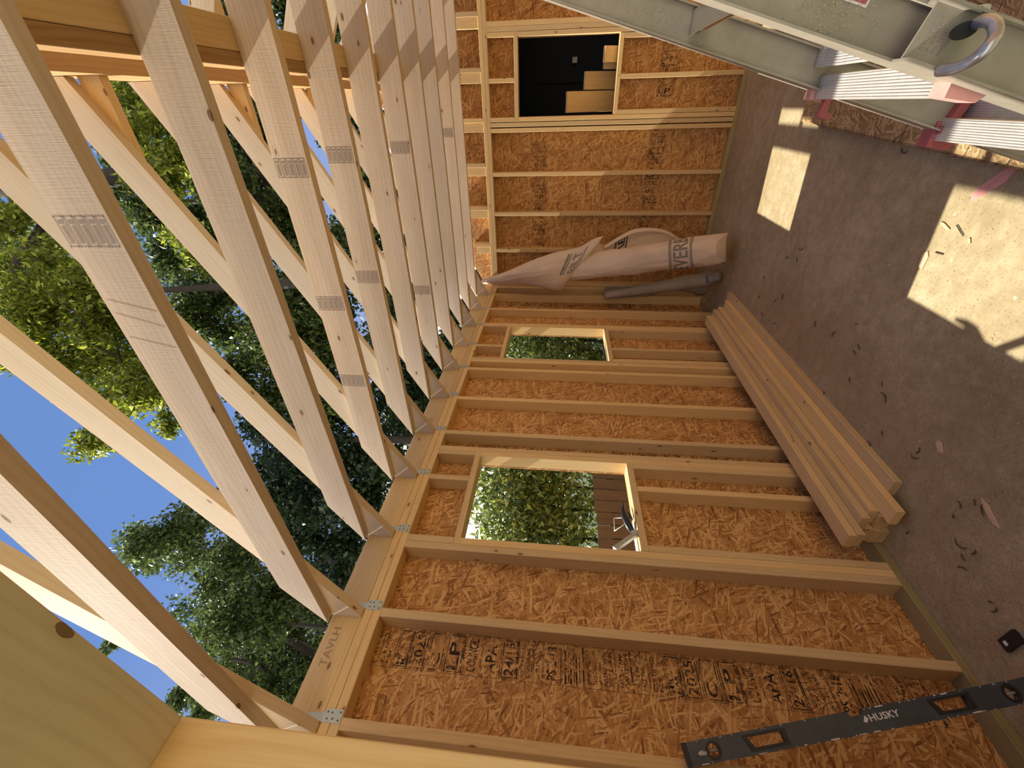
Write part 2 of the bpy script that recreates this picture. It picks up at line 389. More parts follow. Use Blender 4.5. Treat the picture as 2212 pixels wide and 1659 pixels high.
board('top_plate', (-3.5, 52.06, ZT), (0, 148.0, ZT+1.48), M['stud'], wall_left)
board('top_plate', (-3.5, 148.06, ZT), (0, 189.8, ZT+1.48), M['stud'], wall_left)
board('top_plate', (-3.5, -3.7, ZT+1.54), (0, 92.0, ZT+3.0), M['stud'], wall_left)
board('top_plate', (-3.5, 92.06, ZT+1.54), (0, 189.8, ZT+3.0), M['stud'], wall_left)
ys = [-3.7]+[YR(j) for j in range(-1, 10)]+[186.3]
for i in range(len(ys)-1):
    y0 = ys[i]+(1.52 if i else 0); y1 = ys[i+1]-0.03
    if 0 < i < 11 or i == 0: board('blocking', (-1.5, y0, ZT+3.03), (0, y1, 102.4), M['stud'], wall_left)
board('blocking', (-1.5, YR(9)+1.52, ZT+3.03), (0, 186.3, 102.4), M['stud'], wall_left)
def window_left(n, ya, yb, sill, head, ha, hb, cr, tri):
    w_ = empty(n, (-2, (ya+yb)/2, sill), kind='structure')
    board('header_plate', (-3.5, ha, head), (0, hb, head+1.4), M['stud'], w_)
    board('sill_plate', (-3.5, ya+.02, sill-1.5), (0, yb-.02, sill), M['stud'], w_)
    for y in tri: board('trimmer', (-3.5, y, 1.5), (0, y+1.48, head), M['stud'], w_)
    for y in cr[0]: board('cripple_stud', (-3.5, y, head+1.4), (0, y+1.48, ZT), M['stud'], w_)
    for y in cr[1]: board('cripple_stud', (-3.5, y, 1.5), (0, y+1.48, sill-1.5), M['stud'], w_)
    return w_
window_left('window_1', 44.3, 68.38, 46.9, 83.1, 42.8, 69.88, ([42.85, 59.8, 68.4], [44.35, 59.8, 66.88]), [42.82, 68.4])
window_left('window_2', 117.2, 141.6, 46.6, 83.1, 115.75, 143.08, ([115.75, 125.1, 141.6], [117.25, 125.1, 140.1]), [115.72, 141.6])

# ------------------------------------------------------------------ back wall (gable)
gx = 80.0
pts = [(-4, 0), (164, 0), (164, 96), (gx, 139.5), (-4, 96)]
hx0, hx1, hz0, hz1 = 69.15, 93.4, 46.4, 82.9
def gable(name, y, T, holes, **k):
    # strips so that the opening stays open; local x = -X side handled by plain world coordinates
    top = lambda x: 101.6+.505*(x if x < gx else 160-x)
    V = []; F = []
    def quad(x0, z0a, z0b, x1, z1a, z1b):
        b0 = len(V)
        for yy in (y, y+T):
            V.extend([(x0, yy, z0a), (x1, yy, z1a), (x1, yy, z1b), (x0, yy, z0b)])
        F.extend([(b0, b0+1, b0+2, b0+3), (b0+7, b0+6, b0+5, b0+4), (b0, b0+4, b0+5, b0+1), (b0+3, b0+2, b0+6, b0+7), (b0, b0+3, b0+7, b0+4), (b0+1, b0+5, b0+6, b0+2)])
    if holes:
        h = holes[0]
        quad(-4, 0, top(-4), h[0], 0, top(h[0])); quad(h[0], 0, h[1], gx, 0, h[1]); quad(gx, 0, h[1], h[2], 0, h[1])
        quad(h[0], h[3], top(h[0]), gx, h[3], top(gx)); quad(gx, h[3], top(gx), h[2], h[3], top(h[2])); quad(h[2], 0, top(h[2]), 164, 0, top(164))
    # rotate into an object frame whose local xy is the board plane
    mw = frame((-4, y, 0), (1, 0, 0), (0, 0, 1)); inv = mw.inverted()
    VV = [tuple((inv @ (Vector(v)*I))/I) for v in V]
    return link(name, mesh(VV, F), M['osb'], None, mw, **k)
wall_back = gable('wall_back', 189.8, 0.5, [(hx0, hz0, hx1, hz1)], kind='structure')
def bs(x0, z0=1.5, z1=ZT, n='stud', p=None, wd=1.48): board(n, (x0, YL, z0), (x0+wd, 189.8, z1), M['stud'], p or wall_back, ax=2)
for x in (16.2, 32.2, 48.1, 64.0, 65.9, 95.15, 96.65, 112.2, 128.2, 144.2, 158.4): bs(x)
bs(0.1)
board('bottom_plate', (0, YL, 0), (160, 189.8, 1.5), M['treated'], wall_back)
board('top_plate', (0, YL, ZT), (160, 189.8, ZT+1.48), M['stud'], wall_back)
board('top_plate', (0, YL, ZT+1.53), (160, 189.8, ZT+3.0), M['stud'], wall_back)
for x in (16, 32, 49, 65.0, 81, 97, 113, 129, 144):
    top = 96.6+0.505*min(x, 160-x)
    board('gable_stud', (x+2.6, YL, ZT+3.03), (x+4.1, 189.8, top), M['stud'], wall_back, ax=2)
    board('gable_stud', (x-.7, YL+.3, ZT+3.03), (x+2.55, YL+1.8, top-1), M['stud'], wall_back, ax=2)
w3 = empty('window_3', (81, 188, 46.4), kind='structure')
board('header_plate', (67.5, YL, 82.9), (95.1, 189.8, 84.35), M['stud'], w3)
board('sill_plate', (hx0+.02, YL, 44.9), (hx1, 189.8, 46.4), M['stud'], w3)
for x, hz in ((67.6, 82.9), (93.55, 82.9)): bs(x, 1.5, hz, 'trimmer', w3)
for x in (67.6, 80.2, 93.6): bs(x, 84.35, ZT, 'cripple_stud', w3)
for x in (69.2, 80.2, 91.9): bs(x, 1.5, 44.9, 'cripple_stud', w3)

# ------------------------------------------------------------------ front wall with the wide doorway, right wall
wall_front = panel_with_holes('wall_front', (160, -4.25, 0), (-1, 0, 0), (0, 0, 1), 160, 97.1, [(45.7, -1, 114.3, 86.0)], 0.5, M['osb'], kind='structure')
for x in (0.2, 16, 32, 128, 144, 158.4): board('stud', (x, -3.7, 1.5), (x+1.5, -.25, ZT), M['stud'], wall_front, ax=2)
for x in (0.0, 115.9): board('bottom_plate', (x, -3.7, 0), (x+44.1, -.25, 1.5), M['treated'], wall_front)
board('top_plate', (0.1, -3.7, ZT), (159.9, -.25, ZT+1.5), M['stud'], wall_front)
board('top_plate', (0.1, -3.7, ZT+1.53), (159.9, -.25, ZT+3), M['stud'], wall_front)
door = empty('door_1', (80, -2, 0), kind='structure')
board('jamb_post', (44.2, -4.2, 0), (45.75, -.25, 85.28), M['stud'], door, ax=2)
board('jamb_post', (114.25, -4.2, 0), (115.8, -.25, 85.28), M['stud'], door, ax=2)
board('door_header', (42.6, -5.0, 85.3), (117.4, -.25, 94.0), M['rafter'], door, ax=0)
wall_right = panel_with_holes('wall_right', (164, 189.8, 0), (0, -1, 0), (0, 0, 1), 194, 97.1, [], 0.5, M['osb'], kind='structure')
for k in range(12): board('stud', (160, 11.5+16*k, 1.5), (163.5, 13+16*k, ZT), M['stud'], wall_right)
board('bottom_plate', (160, -3.7, 0), (163.5, 189.8, 1.5), M['treated'], wall_right)
board('top_plate', (160, -3.7, ZT), (163.5, 189.8, ZT+1.5), M['stud'], wall_right)
board('top_plate', (160, -3.7, ZT+1.53), (163.5, 189.8, ZT+3), M['stud'], wall_right)

# ------------------------------------------------------------------ roof framing
SL = 0.505; VD = 5.35
zb = lambda x: 96.9+SL*x
th = math.atan(SL); ex = Vector((math.cos(th), 0, math.sin(th))); ey = Vector((-math.sin(th), 0, math.cos(th)))
def rafter(j, right):
    x1 = 78.42
    P = [(-17.0, zb(-17)), (-4.15, zb(-4.15)), (-4.15, 97.16), (0.55, 97.16), (x1, zb(x1)), (x1, zb(x1)+VD), (-17.0, zb(-17)+VD)]
    o = Vector((-17, 0, zb(-17)))
    loc = [((Vector((p[0], 0, p[1]))-o).dot(ex), (Vector((p[0], 0, p[1]))-o).dot(ey)) for p in P]
    nth = ordw(j+1)
    if not right:
        # local x up the slope, local y up, local z = x cross y = -Y  -> start from the far face
        r = prism('rafter', loc, 1.5, M['rafter'], (o.x, YR(j)+1.5, o.z), ex, ey,
              label=f'pale roof rafter rising from the left wall to the ridge, {nth} from the doorway', cat='rafter', group='rafters on the left slope')
        # hurricane tie: bent plate nailed on the plates beyond the rafter
        y = YR(j)+1.5
        tie = prism('metal_tie', [(0, -2.7), (1.7, -2.7), (1.7, -0.35), (1.2, 0.1), (0.9, 2.3), (0.2, 3.6), (0, 3.6)], 0.07, M['galv'], (0.02, y+.02, 97.0), (0, 1, 0), (0, 0, 1), r)
        nl = []
        for a, b2 in ((0.35, -2.3), (1.35, -2.35), (0.5, -1.4), (1.2, -1.1), (0.45, -0.6), (1.25, -0.45)):
            nl.append(boxvf((a-.1, b2-.1, .07), (a+.1, b2+.1, .11)))
        V, F = join_meshes(nl); nm = mesh(V, F); nm.materials.append(M['nail'])
        bm = bmesh.new(); bm.from_mesh(tie.data); n0 = len(bm.faces); bm.from_mesh(nm); bm.faces.ensure_lookup_table()
        for q in bm.faces[n0:]: q.material_index = 1
        bm.to_mesh(tie.data); bm.free(); tie.data.materials.append(M['nail'])
    else:
        ex2 = Vector((-ex.x, 0, ex.z)); ey2 = Vector((-ey.x, 0, ey.z))
        r = prism('rafter', loc, 1.5, M['rafter'], (177, YR(j), o.z), ex2, ey2,
              label=f'pale roof rafter on the far slope beyond the ridge, {nth} from the doorway', cat='rafter', group='rafters on the right slope')
    return r
ZJ0, ZJ1 = 102.42, 107.62
def gstamp(parent, X, yface, n=5):
    L = []
    for i in range(n):
        z = 0.35+i*0.98
        L += outl(0.2, z, 2.6, 0.86, 0.09)
        L += [rectvf(0.5, z+.25, 1.5, .34), rectvf(2.15, z+.16, .3, .52)]
    V, F = join_meshes(L)
    link('grade_stamp', mesh(V, F), M['inkg'], parent, frame((X, yface-.012, ZJ0), (1, 0, 0), (0, 0, 1)))
NAILS = []
for j in range(-1, 10):
    rafter(j, False); rafter(j, True)
    y = YR(j)-1.52
    xt = (ZJ1-102.25)/SL
    P = [(0.3, ZJ0), (160-.3, ZJ0), (160-xt, ZJ1), (xt, ZJ1)]
    jn = prism('ceiling_joist', [(p[0], p[1]-ZJ0) for p in P], 1.5, M['joist'], (0, y+1.5, ZJ0), (1, 0, 0), (0, 0, 1),
          label=f'rough sawn horizontal ceiling joist, {ordw(j+1)} from the doorway, sunlit on its near face', cat='joist', group='ceiling joists across the room')
    if j in (0, 2, 3, 5, 8): gstamp(jn, (64.0, 0, 65.0, 65.2, 0, 63.8, 0, 0, 64.4)[j], y)
    if j in (2, 3, 5): gstamp(jn, {2: 43.6, 3: 42.6, 5: 27}[j], y)
    if j == 2: gstamp(jn, 27.2, y)
    if j == 0:
        V, F = join_meshes([rectvf(0, 0, .1, 4.6)]); 
        for k, (xx, an) in enumerate(((58.2, -.25), (56.6, -.3), (54.3, -.25))):
            link('pencil_mark', mesh(V, F), M['pencil'], jn, frame((xx, y-.012, ZJ0+.3), (math.cos(an), 0, math.sin(an)), (-math.sin(an), 0, math.cos(an))))
ridge = board('ridge_beam', (78.5, -4, 130.3), (81.5, 190, 141.0), M['ridge'], label='long ridge beam tinted orange for bounced light, running the length of the roof peak', cat='beam')
for j in (-1, 2, 4, 6, 8):
    zc = 132.4; y = YR(j)+1.52
    xa = (zc-98.9)/SL; xb = (zc+3.5-98.9)/SL
    xa = (zc+1.0-102.25)/SL+2; 
    P = [(xa, zc), (160-xa, zc), (160-xa-5, zc+3.5), (xa+5, zc+3.5)]
    prism('collar_tie', [(p[0], p[1]-zc) for p in P], 1.5, M['stud'], (0, y+1.5, zc), (1, 0, 0), (0, 0, 1),
          label=f'short horizontal collar tie under the ridge, fixed to the {ordw(j+1)} pair of rafters', cat='collar tie', group='collar ties under the ridge')
board('strongback_board', (80.1, 22, ZJ1+.01), (83.6, 182, ZJ1+1.5), M['stud'], label='tan board lying flat across the top of the ceiling joists', cat='board')
board('strongback_board', (78.5, 22, ZJ1+.01), (80.05, 182, ZJ1+3.5), M['weath'], label='rough brown board standing on edge beside the flat board over the joists', cat='board')
fa = board('fascia_board', (-18.55, -4, 88.2), (-17.05, 190, 93.9), M['stud'], label='fascia board across the rafter tails outside the left wall', cat='board')
board('fascia_board', (177.05, -4, 88.2), (178.55, 190, 93.9), M['stud'], label='fascia board across the rafter tails outside the right wall', cat='board')
# pencil writing and grade stamps on blocking and ridge board underside
V, F = join_meshes([textin('TAVLH', 0.8, 0.3, 6.0, 1.3)])
link('pencil_writing', mesh(V, F), M['pencil'], wall_left, frame((0.012, 18.2, 101.9), (0, 1, 0.0), (0, 0, 1)) @ Matrix.Rotation(-math.pi/2*0, 4, 'Z') @ Matrix.Translation((0, -2.4*I, 0)))
for jj, tx in ((3, 'USA'), (4, 'SPF'), (5, 'KD HT')):
    V, F = join_meshes([textin(tx, .3, .5, 2.6, .8)]+outl(0, 0.2, 3.2, 1.4, .08))
    link('grade_stamp', mesh(V, F), M['pencil'], wall_left, frame((0.012, YR(jj)+4, 98.6), (0, 1, 0), (0, 0, 1)))

# ------------------------------------------------------------------ panel printing
def stampcol(parent, mk, length, wd=6.2):
    """column of ink blocks; local x across (wd), local y runs from 0 down to -length"""
    L = []; y = -0.5; k = 0
    seq = ['MADE IN USA|FACE THIS SIDE', 'CERTIFIED|FSC', 'MILL|MAR', '2025', 'C', 'LP', 'COUNCIL', 'APA', '24/16', 'SIZED FOR SPACING|EXPOSURE 1|RANGES GRADE|520', 'PS 2-18', '#', 'STRENGTH AXIS|THIS DIRECTION', 'INSTALL WITH|SPACE 1/8 IN', 'FACE STAMP|CAUTION']
    while y > -length+3:
        s = seq[k % len(seq)]; k += 1
        big = s in ('LP', 'APA'); box = s in ('2025', 'C', 'LP', 'MILL|MAR', '24/16')
        lines = s.split('|'); h = 2.5 if big else (2.2 if len(lines) == 1 else 0.75*len(lines)+.3)
        if s == '#':
            for q in range(6): L.append(rectvf(.3+(q % 2)*.3, y-.5-q*.45, wd-1.2-(q % 3)*.6, .16 if q % 2 else .3))
            h = 3.0
        else:
            lh = h/len(lines)
            for i, t in enumerate(lines):
                wt = min(wd-1.2, 0.75*len(t)*lh*.9+.8) if not big else wd*.7
                L.append(textin(t, .6, y-lh*(i+1)+lh*.15, wt, lh*.72))
        if box: L += outl(.25, y-h-.1, wd-.5, h+.2, .16)
        L.append(rectvf(.1, y-h-.42, wd-.3, .26 if k % 3 == 0 else .1)); L.append(rectvf(.1, y-h-.6, wd*.8, .06))
        y -= h+.78
    L += [rectvf(0, -length, .07, length), rectvf(wd-.08, -length*.97, .07, length*.9)]
    V, F = join_meshes(L)
    return link('ink_printing', mesh(V, F), M['inkp'], parent, mk)
stampcol(wall_left, frame((-3.485, 21.2, 95.8), (0, 1, 0), (0, 0, 1)), 93)
stampcol(wall_left, frame((-3.485, 169.3, 94), (0, 1, 0), (0, 0, 1)), 91, 5.0)
stampcol(wall_left, frame((-3.485, 71.7, 94), (0, 1, 0), (0, 0, 1)), 90, 4.2)
stampcol(wall_left, frame((-3.485, 120.0, 94), (0, 1, 0), (0, 0, 1)), 8, 4.2)
# back wall: rows running sideways, one upside-down to the other
stampcol(wall_back, frame((17.8, 189.785, 71.6), (0, 0, 1), (-1, 0, 0)) , 44, 6.2)
stampcol(wall_back, frame((100.0, 189.785, 71.6), (0, 0, 1), (1, 0, 0)) @ Matrix.Rotation(0, 4, 'X'), 1, 6.2)
stampcol(wall_back, frame((63.0, 189.785, 23.6), (0, 0, -1), (1, 0, 0)) @ Matrix.Translation((-7*I, 0, 0)), 44, 6.2)
stampcol(wall_back, frame((91.5, 189.785, 23.6), (0, 0, -1), (1, 0, 0)) @ Matrix.Translation((-7*I, 0, 0)), 20, 6.2)
boxes('panel_seam', [((16, 189.77, 47.7), (63.9, 189.8, 47.82))], M['ink'], wall_back, Matrix.Identity(4))

# ------------------------------------------------------------------ pile of studs along the left wall
pile = [  # x0, y0, z0, skew(dx at far end), length, label
 (0.25, 50, 0, 0, 94, 'lumber stud hidden at the bottom back of the pile by the left wall'),
 (3.85, 51, 0, 0, 94, 'lumber stud at the bottom middle of the pile by the left wall'),
 (10.0, 53.6, 0, -.4, 95, 'rough barked outer stud lying on the concrete, lowest of the pile and nearest the room'),
 (0.25, 50, 1.5, 0, 94, 'lumber stud second layer at the back of the pile by the left wall'),
 (7.55, 48.6, 1.5, 0, 96.5, 'knotty stud with dark bark holes on its top, second step up of the pile'),
 (3.9, 50.5, 1.5, 0, 94, 'lumber stud second layer in the middle of the pile by the left wall'),
 (4.35, 51.3, 3.0, .2, 95, 'stud just above the knotty one in the pile, set back a little'),
 (0.6, 50, 3.0, 0, 94, 'lumber stud third layer at the back of the pile by the left wall'),
 (3.3, 50.3, 4.5, .3, 96, 'wide topped stud below the two highest ones in the pile, worn end'),
 (1.5, 47.8, 6.0, .9, 95.5, 'stud directly under the topmost one of the pile'),
 (1.35, 47.6, 7.5, 1.0, 95.5, 'topmost stud of the pile with stained face, leaning to the left wall')]
for x0, y0, z0, sk, L_, lab in pile:
    link('lumber_stud', boxmesh(L_, 3.5, 1.47, .12), M['stud'], None, frame((x0+3.5, y0, z0+.01), (sk, L_, 0), (-1, 0, 0)), label=lab, cat='lumber', group='studs piled along the left wall')

# ------------------------------------------------------------------ sheets of strand board on the floor
for i in range(4):
    z = 0.03+i*.52; off = [(-.5, .6), (.3, .2), (-.2, -.9), (0.1, -1.8)][i]
    mw = frame((67.9+off[0]-.02*i, 134.3+off[1]-1, z), (-5.0, -96, 0), (48, -2.4, 0))
    me = boxmesh(94.8, 48, .47, .03)
    sh = link('strand_board_sheet', me, M['osbs'], None, mw, label=['bottom sheet of the strand board stack lying on the floor', 'second sheet up in the strand board stack on the floor', 'third sheet up in the strand board stack on the floor', 'top sheet of the strand board stack, printed with nailing lines'][i], cat='board', group='strand board sheets stacked on the floor')
    if i == 3:
        L = [rectvf(x, 0, .14, 48) for x in np.arange(9, 94, 8.0)]+[rectvf(0, 24, 94.7, .1)]
        V, F = join_meshes(L)
        # boxmesh local z faces down when the width runs left to right: place on whichever side is up
        zz = mw.to_3x3() @ Vector((0, 0, 1))
        V = [(v[0], v[1], (.48 if zz.z > 0 else -.01)) for v in V]
        link('printed_line', mesh(V, F), M['ink'], sh, mw)

# ------------------------------------------------------------------ spirit level leaning on the wall
A = Vector((1.1, 13.1, 45.9)); B = Vector((8.6, 22.3, 1.3)); LL = (B-A).length
xd = (B-A).normalized()
toc = (CAM-(A+B)/2).normalized()
zd = (toc*0.8+Vector((.35, -.1, 0))); zd = (zd-xd*zd.dot(xd)).normalized(); yd = zd.cross(xd)
mwL = frame(A-yd*1.15-zd*.5, xd, yd)
def ovalpts(cx, cy, rx, ry, n=20): return [(cx+rx*math.cos(2*math.pi*i/n), cy+ry*math.sin(2*math.pi*i/n)) for i in range(n)]
def plate_with_holes(outer, holes, T):
    """flat plate with holes, via bmesh triangle fill, extruded to thickness T"""
    bm = bmesh.new()
    loops = [outer]+holes
    for lp in loops:
        vs = [bm.verts.new((p[0]*I, p[1]*I, 0)) for p in lp]
        for i in range(len(vs)): bm.edges.new((vs[i], vs[(i+1) % len(vs)]))
    bmesh.ops.triangle_fill(bm, use_beauty=True, use_dissolve=False, edges=bm.edges[:])
    r = bmesh.ops.extrude_face_region(bm, geom=bm.faces[:])
    bmesh.ops.translate(bm, verts=[g for g in r['geom'] if isinstance(g, bmesh.types.BMVert)], vec=(0, 0, T*I))
    bmesh.ops.recalc_face_normals(bm, faces=bm.faces[:])
    me = bpy.data.meshes.new('m'); bm.to_mesh(me); bm.free(); return me
Wl = 2.35
def trap(x, wd=5.2, f=.75): return [(x, .55), (x+wd, .55), (x+wd-.5, 1.85), (x+.5, 1.85)] if f > 0 else []
notch = [(0, 0), (LL, 0), (LL, Wl), (LL/2+1.0, Wl), (LL/2+.75, Wl-.5), (LL/2-.75, Wl-.5), (LL/2-1.1, Wl), (0, Wl)]
hs_ = [ovalpts(3.6, 1.15, .72, .72), [(8.3, 1.75), (8.9, .65), (12.9, .65), (12.9, 1.75)], [(LL-13.2, 1.75), (LL-12.6, .65), (LL-9.1, .65), (LL-8.9, 1.75)], ovalpts(LL-3.4, 1.15, .72, .72)]
level = link('spirit_level', plate_with_holes(notch, hs_, 0.95), M['levelg'], None, mwL, label='long dark grey spirit level leaning against the wall studs', cat='level')
# flanges top and bottom, grips, vials, caps, print
boxes('edge_flange', [((0, -.06, -.03), (LL, .14, .98))], M['levelg'], level, mwL)
boxes('edge_flange', [((0, Wl-.14, -.03), (LL/2-1.1, Wl+.06, .98)), ((LL/2+1.05, Wl-.14, -.03), (LL, Wl+.06, .98))], M['levelg'], level, mwL)
boxes('end_cap', [((-.25, -.08, -.05), (.35, Wl+.08, 1.0))], M['black'], level, mwL)
boxes('end_cap', [((LL-.35, -.08, -.05), (LL+.25, Wl+.08, 1.0))], M['black'], level, mwL)
for cx in (3.6, LL-3.4):
    link('vial_ring', plate_with_holes(ovalpts(cx, 1.15, 1.0, 1.0, 28), [ovalpts(cx, 1.15, .72, .72, 28)], .14), M['black'], level, mwL @ Matrix.Translation((0, 0, .93*I)))
    me = tubemesh([(cx-.7, 1.15, .5), (cx+.7, 1.15, .5)], .2, 10); link('vial', me, M['vial'], level, mwL)
for a, b2 in ((8.3, 12.9), (LL-13.2, LL-8.9)):
    o = [(a-.6, 2.05), (a-.05, .34), (b2+.5, .34), (b2+.55, 2.05)]
    i_ = [(a, 1.75), (a+.6, .65), (b2, .65), (b2, 1.75)]
    link('grip_handle', plate_with_holes(o, [i_], .16), M['black'], level, mwL @ Matrix.Translation((0, 0, .93*I)))
link('size_lettering', mesh(*textin('48in', 1.5, .85, 1.1, .5)), M['white'], level, mwL @ Matrix.Translation((0, 0, .965*I)))
V, F = join_meshes([textin('HUSKY', LL/2+1.3, 1.0, 3.9, .72), ([(LL/2+.35, 1.1, 0), (LL/2+.8, .98, 0), (LL/2+1.15, 1.35, 0), (LL/2+.85, 1.72, 0), (LL/2+.55, 1.3, 0)], [(0, 1, 2, 3, 4)])])
link('white_lettering', mesh(V, F), M['white'], level, mwL @ Matrix.Translation((0, 0, .965*I)))
L = []
for q in range(60):
    x = random.uniform(.5, LL-1); s = random.uniform(.05, .3) if random.random() < .85 else random.uniform(.4, 1.4)
    L.append(rectvf(x, random.choice((-.04, -.02, Wl-.08)), s, random.uniform(.04, .12)))
V, F = join_meshes(L); link('paint_scrape', mesh(V, F), M['white'], level, mwL @ Matrix.Translation((0, 0, .99*I)), kind='stuff')

# ------------------------------------------------------------------ extension ladder
ax_ = Vector((.29, 0, 1)).normalized(); an_ = Vector((1, 0, -.29)).normalized()
def LP(s, n, y):   # s up along the rails measured by height, n depth, y along rungs
    b = Vector((60.5, 0, 0)); return b+Vector((.29*s, 0, s))+an_*n+Vector((0, y, 0))
LANG = 0.0
_pv = Vector((73.4, 34.6, 46))*I
LINV = (Matrix.Translation(_pv) @ Matrix.Rotation(math.radians(LANG), 4, 'Z') @ Matrix.Translation(-_pv)).inverted()
ladder = empty('extension_ladder', (60, 27, 0), label='aluminium extension ladder leaning across the right foreground', cat='ladder')
def rail(name, s0, s1, n0, y, mat, out, wd=2.3, fl=.6):
    """channel rail: web in the xz plane at y, flanges on both edges"""
    Lr = (LP(s1, 0, 0)-LP(s0, 0, 0)).length
    mw = frame(LP(s0, n0, y), ax_, an_)      # local x up, y depth, z = x cross y
    zs = (mw.to_3x3() @ Vector((0, 0, 1))).y
    t = .1
    B_ = [((0, .1, -t/2), (Lr, wd-.1, t/2)), ((0, 0, -fl), (Lr, .12, fl)), ((0, wd-.12, -fl), (Lr, wd, fl))]
    return boxes(name, B_, mat, ladder, mw)
YF, YN = 34.6, 20.6
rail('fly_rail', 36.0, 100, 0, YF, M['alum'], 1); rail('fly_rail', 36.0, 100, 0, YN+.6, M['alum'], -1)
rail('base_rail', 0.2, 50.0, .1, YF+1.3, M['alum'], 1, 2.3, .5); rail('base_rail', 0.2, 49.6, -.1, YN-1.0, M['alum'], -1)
def rung(name, s, n0, ya, yb, mat, lit=True, wr=1.45):
    """D-shaped tread: flat ribbed top, rounded below"""
    # tread top stays level: local axes world X/Z
    P = []
    c = LP(s, n0, 0); nr = 9
    for i in range(nr+1):
        xx = -wr/2+wr*i/nr
        P.append((xx, .02))
        if i < nr:
            P += [(xx+wr/nr*.42, .02), (xx+wr/nr*.46, -.035), (xx+wr/nr*.9, -.035)]
    P += [(wr/2+.06, -.15), (wr/2+.02, -.35), (wr/2-.25, -.42), (.3, -1.15), (0, -1.3), (-.3, -1.15), (-wr/2+.25, -.42), (-wr/2-.02, -.35), (-wr/2-.06, -.15)]
    return prism(name, P, yb-ya, mat, (c.x, ya, c.z), (1, 0, 0), (0, 0, 1), ladder) if False else prism(name, P, yb-ya, mat, (c.x, yb, c.z), (1, 0, 0), (0, 0, 1), ladder)
S1 = 46.0
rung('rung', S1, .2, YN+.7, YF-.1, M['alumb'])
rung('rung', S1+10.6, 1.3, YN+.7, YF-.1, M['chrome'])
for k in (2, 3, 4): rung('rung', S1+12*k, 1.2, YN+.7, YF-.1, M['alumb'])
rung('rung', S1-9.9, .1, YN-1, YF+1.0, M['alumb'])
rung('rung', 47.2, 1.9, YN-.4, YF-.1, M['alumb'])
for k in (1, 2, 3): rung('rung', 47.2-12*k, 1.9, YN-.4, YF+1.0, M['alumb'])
# end caps of the sliding section
for y in (YF, YN+.6):
    mw = frame(LP(35.6, -.05, y), ax_, an_)
    boxes('rail_end_cap', [((-.1, -.1, -.7), (.55, 2.4, .7))], M['redp'], ladder, mw)
# plastic rung guides
for y, m_ in ((YN+.2, 'pinkp'), (YF-.05, 'pinkp')):
    c = LP(S1, .2, y)
    P = [(-1.0, -1.2), (-.75, .35), (.7, .3), (1.0, -.2), (.95, -1.3), (.2, -1.8), (-.5, -1.75)]
    prism('rung_guide', P, 1.2 if y < 25 else .9, M[m_], (c.x, y+.9, c.z), (1, 0, 0), (0, 0, 1), ladder)
c = LP(35.9, -.1, YF); prism('rung_guide', [(-1.2, -1.2), (-.95, .45), (.8, .35), (.95, -1.2), (.2, -1.8), (-.6, -1.7)], 1.2, M['redp'], (c.x, YF+1.0, c.z), (1, 0, 0), (0, 0, 1), ladder)
c = LP(44.9, -.3, YF-.6); prism('guide_clip', [(-1.3, .5), (-1.2, 1.3), (-.9, 1.5), (.2, 1.3), (.2, .9), (-.8, 1.0), (-.95, .5)], .5, M['redp'], (c.x, c.y+.5, c.z-1), (1, 0, 0), (0, 0, 1), ladder)
# hook rod
hk = [onp(*p, 1, yy) for p, yy in (((2030, 152), 18.9), ((2062, 148), 18.2), ((2098, 132), 17.6), ((2128, 108), 17.2), ((2150, 78), 17.4), ((2146, 50), 17.9), ((2120, 46), 18.6), ((2098, 58), 19.3), ((2085, 68), 20.0))]
def smooth(P, n=5):
    out = []
    for i in range(len(P)-1):
        p0 = P[max(i-1, 0)]; p1 = P[i]; p2 = P[i+1]; p3 = P[min(i+2, len(P)-1)]
        for k in range(n):
            t = k/n; out.append(.5*((2*p1)+(p2-p0)*t+(2*p0-5*p1+4*p2-p3)*t*t+(3*p1-p0-3*p2+p3)*t**3))
    out.append(P[-1]); return out
link('lock_hook', tubemesh(smooth(hk), .25, 14), M['steel'], ladder, LINV, label='curved steel hook with rusty ends')
c = onp(2083, 66, 1, 18.85); prism('rail_slot', ovalpts(0, 0, .32, .55, 18), .06, M['black'], (c.x, 18.9-.0, c.z), (1, 0, .2), (-.2, 0, 1), ladder)
# pressed lettering and paper label on the near rail
mwb = frame(LP(47.6, .6, YN-1.08), -ax_, (-an_.x, 0, -an_.z))
mwb = frame(LP(49.0, 0.5, YN-1.075), an_, ax_)
V, F = join_meshes([textin('INSERT', 0, 0, 1.0, .2), textin('A SCREW', 0, -.3, 1.1, .2), textin('IN THE', 0, -.6, .9, .2), textin('HOLE', 0, -.9, .7, .2)])
link('pressed_lettering', mesh(V, F), M['inkg'], ladder, mwb)
boxes('paper_label', [((0, 0, 0), (1.1, 1.4, .01))], M['tag'], ladder, frame(LP(51.6, 1.55, YN+.52), an_, ax_))
boxes('label_print', [((.1, .1, .012), (.35, 1.2, .015)), ((.5, .2, .012), (.6, 1.1, .015)), ((.7, .2, .012), (.8, 1.1, .015))], M['redp'], ladder, frame(LP(51.6, 1.55, YN+.52), an_, ax_))
